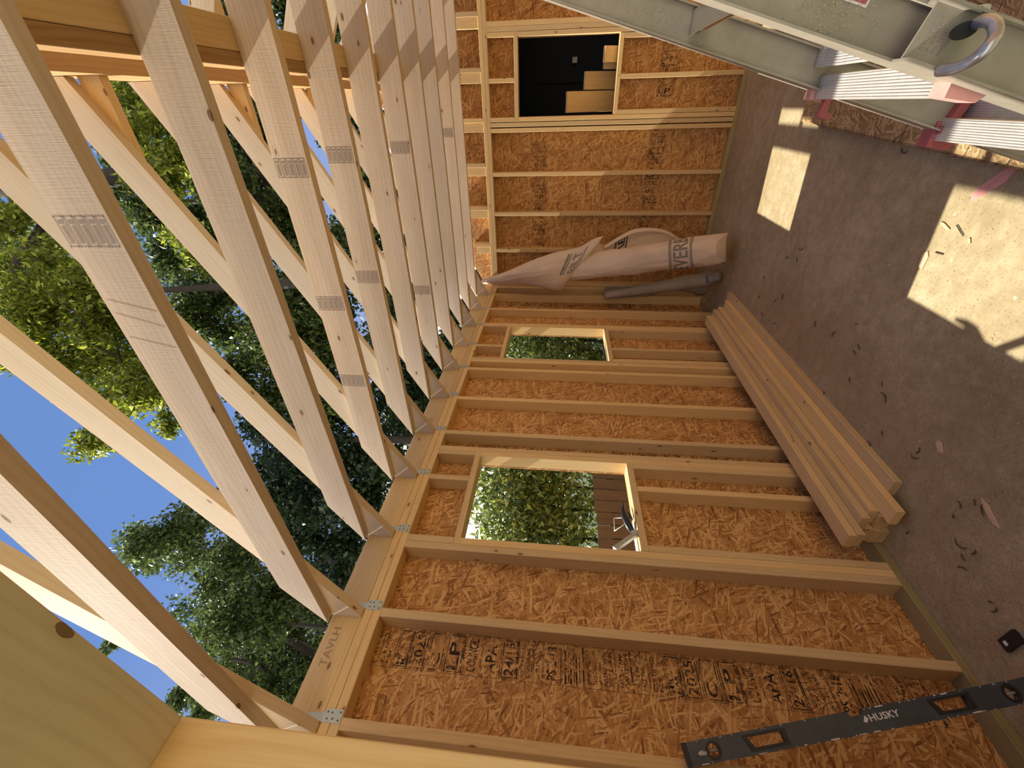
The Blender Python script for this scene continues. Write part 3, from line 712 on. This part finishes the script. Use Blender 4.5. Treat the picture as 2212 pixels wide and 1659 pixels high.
# wood shavings caught on the rails
def flakes(n, fn, smin, smax):
    V = []; F = []
    for _ in range(n):
        c = fn(); s = random.uniform(smin, smax); a = Vector((random.gauss(0, 1), random.gauss(0, 1), random.gauss(0, 1))).normalized()*s
        b = a.orthogonal().normalized()*s*random.uniform(.3, .7)
        o = len(V); V += [tuple(c+a), tuple(c+b), tuple(c-a), tuple(c-b)]; F.append((o, o+1, o+2, o+3))
    return mesh(V, F)
def g1():
    return LP(random.gauss(53.2, 1.1), min(2.1, max(.3, random.gauss(1.3, .6))), YN+.49-random.uniform(0, .03))
link('wood_shavings', flakes(520, g1, .02, .07), M['chip'], ladder, Matrix.Identity(4), kind='stuff')
def g2():
    return LP(random.gauss(59.2, 1.5), min(2.1, max(.2, random.gauss(1.0, .5))), YF-.08-random.uniform(0, .03))
link('wood_shavings', flakes(200, g2, .02, .07), M['chip'], ladder, Matrix.Identity(4), kind='stuff')

piv = Vector((73.4, 34.6, 46))*I
LROT = Matrix.Translation(piv) @ Matrix.Rotation(math.radians(LANG), 4, 'Z') @ Matrix.Translation(-piv)
ladder.matrix_world = LROT @ ladder.matrix_world

# ------------------------------------------------------------------ rolls of house wrap in the far left corner
def tubesurf(P0, P1, rf, n=40, m=40, wob=0.0, seed=0):
    """returns function (t, a) -> point on a slightly crumpled tube"""
    P0 = Vector(P0); P1 = Vector(P1); d = (P1-P0).normalized()
    # angle 0 faces the camera
    mid = (P0+P1)/2; u = (CAM-mid); u = (u-d*u.dot(d)).normalized(); s = d.cross(u)
    def fn(t, a, off=0.0):
        r = rf(t)+off
        if wob:
            q = Vector((t*7+seed, math.cos(a)*1.3, math.sin(a)*1.3)); r += wob*(mnoise.noise(q)+.5*mnoise.noise(q*2.7))
        tt = t-(max(0, 1-t/.12)*.035*(mnoise.noise(Vector((math.cos(a)*1.5, math.sin(a)*1.5, seed)))+.2) if wob > .5 else 0)
        return P0.lerp(P1, tt)+(u*math.cos(a)+s*math.sin(a))*r
    return fn
def tubeobj(name, fn, mat, parent, n=60, m=36, cap=True):
    V = [tuple(fn(i/(n-1), 2*math.pi*k/m)) for i in range(n) for k in range(m)]
    F = [(i*m+k, i*m+(k+1) % m, (i+1)*m+(k+1) % m, (i+1)*m+k) for i in range(n-1) for k in range(m)]
    if cap: F += [tuple(range(m)), tuple(reversed(range((n-1)*m, n*m)))]
    me = mesh(V, F)
    bm = bmesh.new(); bm.from_mesh(me); bmesh.ops.recalc_face_normals(bm, faces=bm.faces); bm.to_mesh(me); bm.free()
    for p in me.polygons: p.use_smooth = True
    return link(name, me, mat, parent, Matrix.Identity(4))
def interp(xs, ys_):
    return lambda t: float(np.interp(t, xs, ys_))
roll = empty('house_wrap_roll', (20, 167, 0), label='tall roll of pale printed house wrap leaning in the far left corner', cat='roll')
R0_ = onp(1556, 538, 2, 5.5); R1_ = Vector((6.0, 180.8, 92.0))
f1 = tubesurf(R0_, R1_, interp([0, .04, .5, .8, 1], [5.2, 5.7, 5.3, 4.2, 1.2]), wob=.6)
body = tubeobj('wrapped_core', f1, M['wrap'], roll, 160, 80)
def onsurf(fn, vf, t0, t1, a0, a1, W_, H_, off=.06, flip=False):
    """lay 2D lettering (x 0..W_, y 0..H_) on a tube: x -> angle, y -> along"""
    bm = bmesh.new()
    vs = [bm.verts.new((v[0], v[1], 0)) for v in vf[0]]
    for q in vf[1]:
        try: bm.faces.new([vs[i] for i in q])
        except ValueError: pass
    bmesh.ops.triangulate(bm, faces=bm.faces[:])
    for _ in range(5):
        el = [e for e in bm.edges if e.calc_length() > W_*.04]
        if el: bmesh.ops.subdivide_edges(bm, edges=el, cuts=1); bmesh.ops.triangulate(bm, faces=bm.faces[:])
    V = [tuple(fn(t0+(t1-t0)*(v.co.y/H_), a0+(a1-a0)*(v.co.x/W_), off)) for v in bm.verts]
    bm.verts.index_update(); F = [tuple(v.index for v in q.verts) for q in bm.faces]; bm.free()
    return mesh(V, F)
def band(txt, W_, H_):
    return join_meshes([textin(txt, .3, .95, W_-.6, H_-1.9), rectvf(0, 0, W_, .3), rectvf(0, H_-.3, W_, .3), rectvf(0, .45, W_, .12), rectvf(0, H_-.57, W_, .12)])
# which sense of angle runs left to right as seen?
pL = f1(.3, -.8); pR = f1(.3, .8)
sgn = 1 if (pR-pL).dot(RY) > 0 else -1
link('printed_band', onsurf(f1, band('EVERB', 10, 5), .10, .19, -1.45*sgn, 1.45*sgn, 10, 5, .13), M['inkw'], roll, Matrix.Identity(4))
def sheet(name, up, lo, mat, parent, bulge=2.0, nx=40, ny=14, wob=.4, seed=0, thick=.06, fray=0.0):
    """cloth between two outlines: lists of (px, py, worldY); bulges towards the camera"""
    U = smooth([onp(a, b, 1, c) for a, b, c in up], 6); Lw = smooth([onp(a, b, 1, c) for a, b, c in lo], 6)
    def samp(P, t):
        x = t*(len(P)-1); i = min(int(x), len(P)-2); return P[i].lerp(P[i+1], x-i)
    V = []
    tocam = (CAM-(U[0]+Lw[-1])/2).normalized()
    def fn(s, t, off=0.0):
        p = samp(U, s).lerp(samp(Lw, s), t)
        b_ = bulge*math.sin(math.pi*t)**.8*math.sin(math.pi*min(max(s, .02), .98))**.5
        q = Vector((s*5+seed, t*2.2, seed)); wv_ = wob*(mnoise.noise(q*1.5)+.6*mnoise.noise(Vector((s*3, t*9+s*6, seed+3))))
        return p+tocam*(b_+wv_*(.3+.7*math.sin(math.pi*t))+off)
    V = [tuple(fn(i/nx, j/ny)) for i in range(nx+1) for j in range(ny+1)]
    F = [(i*(ny+1)+j, (i+1)*(ny+1)+j, (i+1)*(ny+1)+j+1, i*(ny+1)+j+1) for i in range(nx) for j in range(ny)]
    me = mesh(V, F)
    for p in me.polygons: p.use_smooth = True
    o = link(name, me, mat, parent, Matrix.Identity(4))
    md = o.modifiers.new('thickness', 'SOLIDIFY'); md.thickness = thick*I; md.offset = 0
    return o, fn
s1, fs1 = sheet('loose_sheet', [(1041, 604, 178), (1095, 586, 176), (1150, 562, 174), (1200, 545, 172), (1250, 534, 170), (1282, 516, 169), (1303, 510, 168)],
      [(1043, 614, 177), (1085, 613, 175), (1130, 613, 173), (1165, 619, 171), (1208, 628, 169.5), (1228, 608, 168.5), (1262, 566, 168)], M['wrap'], roll, 4.5, 120, 48, .7, 2)
s2, fs2 = sheet('open_fold', [(1290, 520, 174), (1309, 530, 175), (1345, 508, 176), (1378, 495, 177), (1430, 498, 177), (1462, 514, 176), (1482, 527, 174)],
      [(1262, 562, 171), (1300, 560, 171), (1335, 560, 171), (1370, 556, 171), (1400, 548, 171), (1440, 540, 171), (1480, 532, 171)], M['wrap'], roll, -2.0, 100, 40, .4, 9)
sheet('curled_edge', [(1303, 532, 174.5), (1345, 506, 174.5), (1378, 493, 174), (1432, 495, 174), (1470, 516, 173.5), (1484, 528, 172.5)],
      [(1305, 538, 172.5), (1347, 514, 172.5), (1380, 503, 172.5), (1430, 503, 172.5), (1464, 520, 172.5), (1480, 532, 172)], M['wrap'], roll, .6, 40, 6, .1, 5)
def onsheet(fn, vf, s0, s1_, t0, t1, W_, H_, off=.15):
    bm = bmesh.new(); vs = [bm.verts.new((v[0], v[1], 0)) for v in vf[0]]
    for q in vf[1]:
        try: bm.faces.new([vs[i] for i in q])
        except ValueError: pass
    bmesh.ops.triangulate(bm, faces=bm.faces[:])
    for _ in range(5):
        el = [e for e in bm.edges if e.calc_length() > W_*.04]
        if el: bmesh.ops.subdivide_edges(bm, edges=el, cuts=1); bmesh.ops.triangulate(bm, faces=bm.faces[:])
    V = [tuple(fn(s0+(s1_-s0)*(1-v.co.y/H_)+(t1-t0)*0, t0+(t1-t0)*(1-v.co.x/W_), off)) for v in bm.verts]
    bm.verts.index_update(); F = [tuple(v.index for v in q.verts) for q in bm.faces]; bm.free(); return mesh(V, F)
link('printed_band', onsheet(fs1, band('BILT', 7, 3.4), .60, .80, .12, .62, 7, 3.4, .25), M['inkw'], roll, Matrix.Identity(4))
link('printed_band', onsheet(fs2, band('EVE', 6, 4), .40, .27, .10, .95, 6, 4, .35), M['ink'], roll, Matrix.Identity(4))
# frayed tuft at the sheet corner
fr = []
for k in range(26):
    a = onp(1160+k*2.6, 617+k*.45, 1, 170); b = onp(1166+k*2.6+random.uniform(0, 14), 624+k*.5+random.uniform(0, 12), 1, 169.5)
    fr.append(([tuple(a), tuple(a+Vector((0, .12, .1))), tuple(b)], [(0, 1, 2)]))
V, F = join_meshes(fr); link('frayed_edge', mesh(V, F), M['wrap'], roll, Matrix.Identity(4))
# smaller grey roll
groll = empty('grey_wrap_roll', (11, 167, 0), label='shorter grey roll leaning on the wall beside the tall pale roll', cat='roll')
f2 = tubesurf(onp(1540, 601, 2, 2.6), (1.9, 171.0, 44.0), interp([0, .25, .5, 1], [2.6, 2.9, 2.2, 1.8]), wob=.3, seed=4)
tubeobj('rolled_sheet', f2, M['wrapg'], groll, 60, 28)
f2b = tubesurf(onp(1551, 597, 2, 1.6), onp(1530, 603, 2, 5.5), interp([0, 1], [1.9, 1.8]), wob=.05); tubeobj('cardboard_core', f2b, M['grey'], groll, 6, 24)
sheet('hanging_flap', [(1430, 610, 167.5), (1465, 598, 167), (1500, 600, 166.5), (1540, 598, 166)], [(1462, 626, 169), (1490, 632, 169), (1515, 638, 169), (1527, 632, 168)], M['wrapg'], groll, 1.2, 20, 8, .3, 7)
# grey stiff sheet behind
gp = [onp(1308, 612, 1, 174.5), onp(1400, 606, 1, 174.5), onp(1450, 620, 1, 174.5), onp(1306, 646, 1, 172.5)]
pA = onp(1307, 612, 0, .15); pB = onp(1440, 612, 0, .15); pC = onp(1400, 640, 0, .15); pD = onp(1305, 646, 0, .15)
V = [tuple(p) for p in (pA, pB, pC, pD)]+[tuple(p+Vector((.1, 0, 0))) for p in (pA, pB, pC, pD)]
link('grey_board', mesh(V, [(0, 1, 2, 3), (7, 6, 5, 4), (0, 4, 5, 1), (1, 5, 6, 2), (2, 6, 7, 3), (3, 7, 4, 0)]), M['grey'], None, Matrix.Identity(4), label='stiff grey ruled sheet standing behind the grey roll', cat='sheet')

# ------------------------------------------------------------------ things on and outside the window sills
zs = 46.95
bar = frame(onp(1328, 1186, 0, -1.2), onp(1385, 1146, 0, -1.2)-onp(1328, 1186, 0, -1.2), (1, .2, .3))
boxes('metal_bar', [((0, -.35, -.5), ((onp(1385, 1146, 0, -1.2)-onp(1328, 1186, 0, -1.2)).length, .35, .5))], M['galv'], None, bar, label='grey square metal bar propped on the sill of the nearest window', cat='bar')
cl = empty('spring_clamp', (-2, 53.5, zs), label='black clamp lying at the corner of the nearest window sill', cat='clamp')
link('jaw', tubemesh([(-2, 50.2, zs+.7), (-1.8, 51.8, zs+1.3), (-1.4, 53.4, zs+1.9), (-1.2, 55.2, zs+2.1), (-1.0, 57.2, zs+1.7)], [.6, .75, .7, .45, .2], 10), M['black'], cl, Matrix.Identity(4))
link('jaw', tubemesh([(-2.2, 53.4, zs+.5), (-2.3, 55.2, zs+.7), (-2.6, 56.8, zs+.5)], [.45, .3, .12], 10), M['black'], cl, Matrix.Identity(4))
boxes('plastic_film', [((-3.8, 44.6, zs+.01), (-1.6, 52.5, zs+.12))], M['white'], None, Matrix.Identity(4), label='crumpled white plastic strip on the nearest window sill', cat='strip')
br = empty('shelf_bracket', (-7.5, 55, 48), label='small white metal bracket outside the nearest window', cat='bracket')
for a, b2 in (((-7.5, 57.7, 50.1), (-7.5, 54.2, 50.3)), ((-7.5, 54.2, 50.3), (-4.6, 55.0, 47.3)), ((-7.5, 57.7, 50.1), (-4.6, 56.0, 47.3))):
    link('arm', tubemesh([a, b2], .1, 6), M['alumb'], br, Matrix.Identity(4))
g = empty('caulk_gun', (-2.2, 130, 46.6), label='thin black tool standing at the end of the far small window sill', cat='tool')
link('barrel', tubemesh([(-3.0, 120, 47.2), (-2.8, 130, 47.2)], .45, 10), M['black'], g, Matrix.Identity(4))
link('handle', tubemesh([(-2.8, 130, 47.2), (-2.7, 133.5, 47.8), (-2.6, 135, 49.6)], [.4, .35, .25], 8), M['black'], g, Matrix.Identity(4))
# boards poking up beyond the back window
def outboard(xa, xb, y, ztop, lab, lean=-.42):
    y = y-8.5+(ztop+5)*.42
    link('loose_board', boxmesh((ztop+5)*1.085, xb-xa, 1.5, .08), M['stud'], None, frame((xb, y+1.5, -4.9), (0, lean, 1), (-1, 0, 0)), label=lab, cat='board', group='boards standing outside the back window')
outboard(70.0, 77.0, 200, 64.5, 'tallest board standing outside the back window, nearest its left side')
outboard(77.4, 83.2, 203, 57.8, 'middle board standing outside the back window')
outboard(83.6, 88.2, 201, 50.9, 'shortest board standing outside the back window')
outboard(85.4, 90.2, 197, 51.5, 'narrow edge-on board at the right end outside the back window')

# ------------------------------------------------------------------ dark building beyond the back window
shed = empty('neighbouring_building', (80, 330, 0), label='dark navy building under an added shade roof, seen through the back window', cat='building')
boxes('siding_wall', [((20, 330, -5), (200, 336, 118))], M['navy'], shed, Matrix.Identity(4))
boxes('siding_wall', [((20, 232, -5), (26, 330, 118))], M['dark'], shed, Matrix.Identity(4))  # side walls added to keep the recess dark
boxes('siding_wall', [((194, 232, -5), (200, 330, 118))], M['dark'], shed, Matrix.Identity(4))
boxes('shade_roof', [((12, 226, 118), (208, 340, 124)), ((12, 226, 100), (208, 230, 118))], M['dark'], shed, Matrix.Identity(4))  # roof added to block sun and sky so the wall stays dark
boxes('recess_floor', [((26, 240, -5.1), (194, 330, -3))], M['dark'], shed, Matrix.Identity(4))  # floor under the added roof, its shade put into the colour
dr = boxes('door', [((84, 328.8, -3), (118, 330, 82))], M['navy'], shed, Matrix.Identity(4))
link('handle', tubemesh([(88, 328.8, 36), (87.5, 327.2, 38), (87.5, 327.2, 42), (88, 328.8, 44)], .35, 8), M['alumb'], dr, Matrix.Identity(4))
boxes('wall_light', [((94, 327, 58), (97, 330, 61))], M['tag'], shed, Matrix.Identity(4))
link('brace', tubemesh([(133, 300, 20), (118, 300, 62)], .8, 8), M['galv'], shed, Matrix.Identity(4))

# ------------------------------------------------------------------ foliage helpers
BX = (-20, -8, 0, 180, 195, 140)
def sunclear(P):
    """drop leaves that would shade the building from the sun"""
    s = np.array(SUND); t = (P[:, 2]-60)/s[2]; q = P-np.outer(t, s)
    ok1 = (q[:, 0] > -85) & (q[:, 0] < 190) & (q[:, 1] > -60) & (q[:, 1] < 215)
    return P[~(ok1 & (P[:, 0] < 0))]
def leaves(name, centers, size, mat, parent, narrow=.45, clear=True, lobed=False):
    P = np.concatenate(centers)
    if clear: P = sunclear(P)
    n = len(P)
    d = rng.normal(size=(n, 3)); d[:, 2] -= .3; d /= np.linalg.norm(d, axis=1)[:, None]
    e = np.cross(d, rng.normal(size=(n, 3))); e /= np.linalg.norm(e, axis=1)[:, None]
    s = size*rng.uniform(.6, 1.3, n)[:, None]
    a = P-d*s; c = P+d*s; b = P+e*s*narrow; f_ = P-e*s*narrow
    nn = np.cross(d, e)*s*.22
    V = np.stack([a, b+nn, c, f_+nn], 1).reshape(-1, 3)*I
    me = bpy.data.meshes.new(name)
    me.vertices.add(4*n); me.vertices.foreach_set('co', V.astype(np.float32).ravel())
    me.loops.add(4*n); me.loops.foreach_set('vertex_index', np.arange(4*n, dtype=np.int32))
    me.polygons.add(n); me.polygons.foreach_set('loop_start', np.arange(0, 4*n, 4, dtype=np.int32)); me.polygons.foreach_set('loop_total', np.full(n, 4, np.int32))
    me.update(); me.validate()
    return link(name, me, mat, parent, Matrix.Identity(4))
def blob(px, py, rpx, d, n, sub=14, flat=1.0):
    """clumpy ball of points whose centre is seen at px,py"""
    c = np.array(at(px, py, d)); r = rpx*d/FPX
    k = rng.normal(size=(sub, 3)); k /= np.linalg.norm(k, axis=1)[:, None]; k *= (rng.uniform(0, 1, sub)**.4)[:, None]*r*.85
    per = n//sub
    pts_ = [c+kk+np.clip(rng.normal(size=(per, 3)), -2, 2)*r*.2*np.array((1, 1, flat)) for kk in k]
    return np.concatenate(pts_)
def tree(name, label, blobs, d, size, mat, trunk, density=1.0, narrow=.45, limbs=()):
    t = empty(name, trunk[0], label=label, cat='tree', group='trees beyond the left wall and behind the building')
    cs = [blob(x, y, r, d*(1+random.uniform(-.12, .12)), max(60, int(density*r*r*.68))) for x, y, r in blobs]
    leaves('foliage', cs, size, mat, t, narrow)
    P = smooth([Vector(p) for p in trunk], 4)
    link('trunk', tubemesh(P, list(np.linspace(9, .8, len(P))), 10), M['bark'], t, Matrix.Identity(4))
    for lm, r0, r1 in limbs:
        Q = smooth([at(a, b, dd) for a, b, dd in lm], 4)
        link('branch', tubemesh(Q, list(np.linspace(r0, r1, len(Q))), 8), M['bark'], t, Matrix.Identity(4))
    return t
tree('broadleaf_tree', 'tree with bright yellow green leaves hanging high over the rafters',
     [(60, 520, 100), (150, 640, 110), (50, 690, 90), (210, 780, 95), (110, 770, 60), (320, 850, 75), (300, 720, 90), (380, 915, 38), (210, 955, 48), (20, 600, 80), (10, 480, 60), (180, 520, 45), (20, 770, 40), (330, 300, 80), (300, 230, 55), (350, 400, 60), (420, 540, 55), (230, 880, 50)],
     330, 2.5, M['leafb'], [(-38, 300, -5), (-38, 300, 150), (-40, 285, 300), (-40, 262, 420)], .62, .42,
     [([(0, 640, 325), (35, 600, 320), (42, 560, 318), (80, 510, 315), (110, 440, 312)], 5, 2.5), ([(45, 550, 318), (130, 580, 320), (220, 650, 322), (300, 700, 325)], 2, .8),
      ([(60, 690, 318), (160, 720, 320), (250, 770, 322)], 1.6, .6), ([(200, 640, 330), (235, 700, 330), (270, 810, 330)], 1.8, .7), ([(330, 790, 325), (260, 850, 328), (250, 880, 330)], 1.8, .9)])
tree('dense_tree', 'dense dark green tree filling the gaps between the middle rafters',
     [(270, 330, 60), (250, 260, 45), (340, 470, 60), (250, 420, 50), (350, 560, 60), (430, 480, 80), (420, 600, 80), (520, 560, 90), (480, 690, 80), (600, 700, 100), (560, 800, 80), (640, 620, 90), (690, 800, 90), (700, 560, 80), (470, 390, 80), (560, 440, 80), (640, 480, 80), (700, 660, 90), (290, 200, 70), (260, 180, 50), (430, 330, 70), (540, 300, 90), (600, 180, 80), (520, 60, 60), (640, 40, 60), (760, 100, 50), (800, 400, 70), (780, 560, 80), (850, 700, 80)],
     420, 2.7, M['leafm'], [(10, 400, -5), (10, 395, 150), (5, 392, 350), (0, 390, 480)], .9, .5,
     [([(-60, 410, 380), (60, 400, 380), (180, 390, 380), (330, 375, 380), (450, 372, 385), (580, 385, 390)], 9, 6), ([(-60, 190, 380), (100, 205, 380), (240, 212, 380), (300, 208, 380), (380, 215, 385)], 10, 8), ([(480, 330, 420), (560, 520, 420), (640, 760, 420)], 4, 2)])
tree('dark_tree', 'very dark green tree with sky showing through, low behind the nearest rafter feet',
     [(600, 900, 70), (640, 980, 80), (560, 1010, 50), (700, 900, 80), (720, 1000, 85), (660, 1070, 75), (740, 1090, 80), (680, 1150, 70), (760, 1180, 60), (800, 980, 80), (820, 850, 80), (860, 760, 60), (790, 1080, 60), (700, 1220, 60), (740, 1240, 40), (880, 900, 50), (930, 790, 60), (600, 1060, 60), (620, 1130, 60), (850, 1000, 60), (900, 840, 60)],
     480, 3.2, M['leafd'], [(-205, 300, -5), (-205, 300, 120), (-210, 298, 250), (-215, 295, 380)], .62, .5,
     [([(745, 1262, 470), (720, 1210, 470), (690, 1170, 472), (640, 1110, 475), (600, 1030, 480)], 7, 2.5), ([(745, 1252, 465), (700, 1250, 470)], 9, 8), ([(680, 1160, 470), (640, 1180, 470), (610, 1185, 470)], 2, 1)])
tree('oak_tree', 'tall green tree standing alone against the blue sky at lower left of the roof',
     [(360, 1170, 75), (330, 1200, 50), (420, 1140, 60), (450, 1250, 90), (530, 1200, 70), (540, 1320, 95), (480, 1330, 70), (600, 1400, 90), (540, 1430, 80), (640, 1490, 80), (600, 1340, 80), (480, 1400, 50), (680, 1420, 60), (560, 1500, 50), (520, 1100, 60), (250, 1395, 24), (440, 1530, 48), (390, 1510, 30), (620, 1270, 60), (300, 1160, 30), (700, 1330, 60)],
     560, 3.2, M['leafm'], [(-430, 215, -5), (-430, 213, 120), (-428, 210, 260), (-425, 208, 420)], .75, .5,
     [([(690, 1420, 550), (600, 1370, 550), (500, 1330, 550), (420, 1240, 555)], 6, 2), ([(640, 1500, 550), (560, 1440, 550), (480, 1420, 555)], 4, 1.5), ([(600, 1370, 552), (520, 1390, 552), (440, 1360, 555)], 3, 1)])
# filler trees behind, seen only through slots between the far rafters
tree('background_tree', 'dark tree glimpsed in the slots between the farthest rafters',
     [(900, 820, 80), (960, 760, 80), (860, 640, 80), (930, 860, 50), (900, 560, 70), (880, 900, 60), (1000, 700, 60), (760, 250, 80), (700, 60, 80)], 700, 6, M['leafd'], [(-80, 640, -5), (-80, 640, 200), (-85, 640, 380)], .6, .5)
# shrub outside the windows
def cloud(c, r, n):
    p = rng.normal(size=(n, 3)); p /= np.linalg.norm(p, axis=1)[:, None]; p *= (rng.uniform(0, 1, n)**.5)[:, None]
    return np.array(c)+p*np.array(r)
shrub = empty('flowering_shrub', (-75, 120, -5), label='glossy leaved shrub over the fence outside the nearest window', cat='shrub')
leaves('foliage', [cloud((-78, 122, 72), (16, 42, 30), 6500), cloud((-76, 100, 66), (12, 22, 22), 1600), cloud((-84, 145, 84), (18, 32, 30), 2600)], 1.7, M['leafs'], shrub, .42, False)
for a in (100, 115, 128, 145):
    link('stem', tubemesh([(-80, a, -5), (-79, a+3, 40), (-76, a+1, 80)], [1.2, .9, .4], 7), M['bark'], shrub, Matrix.Identity(4))
shrub2 = empty('tall_shrub', (-62, 240, -5), label='leafy shrub filling the far small window', cat='shrub')
leaves('foliage', [cloud((-66, 246, 78), (14, 42, 36), 6000), cloud((-74, 244, 40), (12, 44, 30), 3400)], 1.7, M['leafs'], shrub2, .42, False)
for a in (225, 240, 255):
    link('stem', tubemesh([(-68, a, -5), (-67, a+3, 40), (-66, a+1, 80)], [1.2, .9, .4], 7), M['bark'], shrub2, Matrix.Identity(4))
grd = empty('weeds', (60, 215, -5), label='patch of low weeds outside the back window', cat='weeds')
leaves('foliage', [cloud((44, 214, 0), (24, 10, 9), 700), cloud((60, 206, 0), (6, 6, 8), 150)], 1.1, M['leafm'], grd, .3, False)
# fence
fence = empty('board_fence', (-66, 120, -5), label='weathered board fence beyond the nearest window', cat='fence')
for k in range(28):
    y = 20+k*5.9; zt = 47+random.uniform(-.5, .5)
    board('picket', (-60.8, y, -4.5), (-60, y+5.35+random.uniform(-.15, .1), zt), M['fence'], fence)
for z in (8, 38): board('fence_rail', (-62.4, 18, z), (-60.85, 185, z+3.5), M['fence'], fence)

# ------------------------------------------------------------------ litter on the floor
def curl(px, py, s, mat=None):
    c = onp(px, py, 2, .12); a = random.uniform(0, 6.28); P = []; r = s*random.uniform(.5, 1.1); bend = random.uniform(.5, 2.4)
    for k in range(7):
        t = a+bend*k/6
        P.append(Vector((c.x+r*math.cos(t)-r*math.cos(a+bend/2), c.y+r*math.sin(t)-r*math.sin(a+bend/2), .1+.12*math.sin(k*.9)**2)))
    return tubemesh(P, [.05, .09, .1, .11, .1, .09, .04], 5)
spots = [(1690, 790), (1700, 800), (1845, 760), (1848, 765), (1855, 750), (1755, 870), (1905, 830), (1912, 855), (2075, 1090), (2060, 1115), (2105, 1085), (2120, 1100), (2080, 1205), (2078, 1225), (2105, 1195), (2140, 1300), (2150, 1320), (2072, 1180), (1800, 720), (1880, 960), (1985, 975), (1975, 990), (1760, 700), (1700, 555), (1722, 560), (1690, 640), (1675, 650), (1672, 700), (1850, 700), (1835, 820), (1960, 1150), (1730, 540), (1730, 960), (2010, 1390), (2045, 1395), (1870, 1010), (1905, 1020), (1780, 850), (1646, 680), (1950, 330), (2065, 330), (1650, 600), (1755, 840), (1700, 840), (1640, 640), (1905, 935)]
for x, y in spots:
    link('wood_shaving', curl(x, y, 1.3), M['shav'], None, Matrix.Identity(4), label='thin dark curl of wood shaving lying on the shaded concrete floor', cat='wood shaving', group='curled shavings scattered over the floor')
def chipobj(px, py, L_, W_, ang, mat, lab, name='wood_chip', cat='wood chip', T=.15, group=None):
    c = onp(px, py, 2, .05)
    P = [(-L_/2, -W_/2*.5), (L_*.2, -W_/2), (L_/2, -W_*.1), (L_*.3, W_/2), (-L_*.35, W_*.45)]
    prism(name, P, T, M[mat], (c.x, c.y, .01), (math.cos(ang), math.sin(ang), 0), (-math.sin(ang), math.cos(ang), 0), label=lab, cat=cat, group=group)
c0 = onp(2120, 415, 2, 0); c1 = onp(2180, 375, 2, 0)
chipobj(2145, 398, 7.2, 2.0, math.atan2(c1.y-c0.y, c1.x-c0.x), 'pinkp', 'pointed brown cardboard scrap between the board stack and the sunny patch', 'cardboard_scrap', 'scrap')
chipobj(2042, 488, 2.6, .5, 1.3, 'chip', 'split sliver of pale wood in the sunny patch of floor')
chipobj(1996, 562, 3.2, 1.5, .2, 'chip', 'square edged pale offcut at the corner of the sunny patch of floor')
chipobj(2138, 1108, 4.6, .8, 1.2, 'chip', 'flat pale stick lying in the sawdust below the shavings')
chipobj(2030, 965, 2.2, 1.1, .9, 'chip', 'small torn chip near the middle of the shaded floor')
chipobj(1722, 838, 1.0, .5, .4, 'white', 'tiny white chip beside the lumber pile')
chipobj(2095, 520, 1.0, .4, .8, 'chip', 'short tan splinter on the bright concrete')
link('nail', tubemesh([onp(2066, 486, 2, .15), onp(2080, 510, 2, .15)], .07, 6), M['nail'], None, Matrix.Identity(4), label='steel nail lying in the sunny patch of floor beside a sliver', cat='nail')
link('nail', tubemesh([onp(2020, 545, 2, .15), onp(2037, 550, 2, .15)], .07, 6), M['nail'], None, Matrix.Identity(4), label='steel nail lying beside the square pale offcut', cat='nail')
bo = empty('blade_holder', onp(2190, 1385, 2, 0), label='small black object with a white mark on the floor near the left wall', cat='object')
cc = onp(2190, 1385, 2, 0)
boxes('body', [((cc.x-1.6, cc.y-.8, .02), (cc.x+1.6, cc.y+.8, .6))], M['black'], bo, Matrix.Identity(4)); boxes('mark', [((cc.x-1.0, cc.y-.3, .61), (cc.x-.5, cc.y+.3, .63))], M['white'], bo, Matrix.Identity(4))
# sawdust
V = []; F = []
def dust(n, fx, s0, s1):
    for _ in range(n):
        x, y = fx()
        if x < 13.7 and y > 47 and y < 150: continue
        if x < .3 or (x > 62 and 34 < y < 137) or x > 150 or y < 2 or y > 185: continue
        s = random.uniform(s0, s1); a = random.uniform(0, 3.14); l_ = s*random.uniform(1, 3)
        dx, dy = math.cos(a), math.sin(a); o = len(V)
        V.extend([(x-dx*l_, y-dy*l_, .03), (x+dy*s, y-dx*s, .05), (x+dx*l_, y+dy*l_, .06), (x-dy*s, y+dx*s, .03)]); F.append((o, o+1, o+2, o+3))
dust(9000, lambda: (13+abs(random.gauss(0, 9)), random.uniform(10, 175)), .04, .13)
dust(6500, lambda: (1+abs(random.gauss(4, 8)), random.uniform(5, 55)), .04, .15)
dust(4200, lambda: (random.gauss(24, 7), random.gauss(66, 16)), .04, .13)
dust(4200, lambda: (random.gauss(20, 6), random.gauss(105, 14)), .04, .13)
dust(2500, lambda: (random.uniform(5, 100), random.uniform(5, 184)), .03, .1)
link('sawdust', mesh(V, F), M['dust'], None, Matrix.Identity(4), label='fine brown sawdust spread over the concrete along the left wall', cat='sawdust', kind='stuff')
bpy.context.view_layer.update()
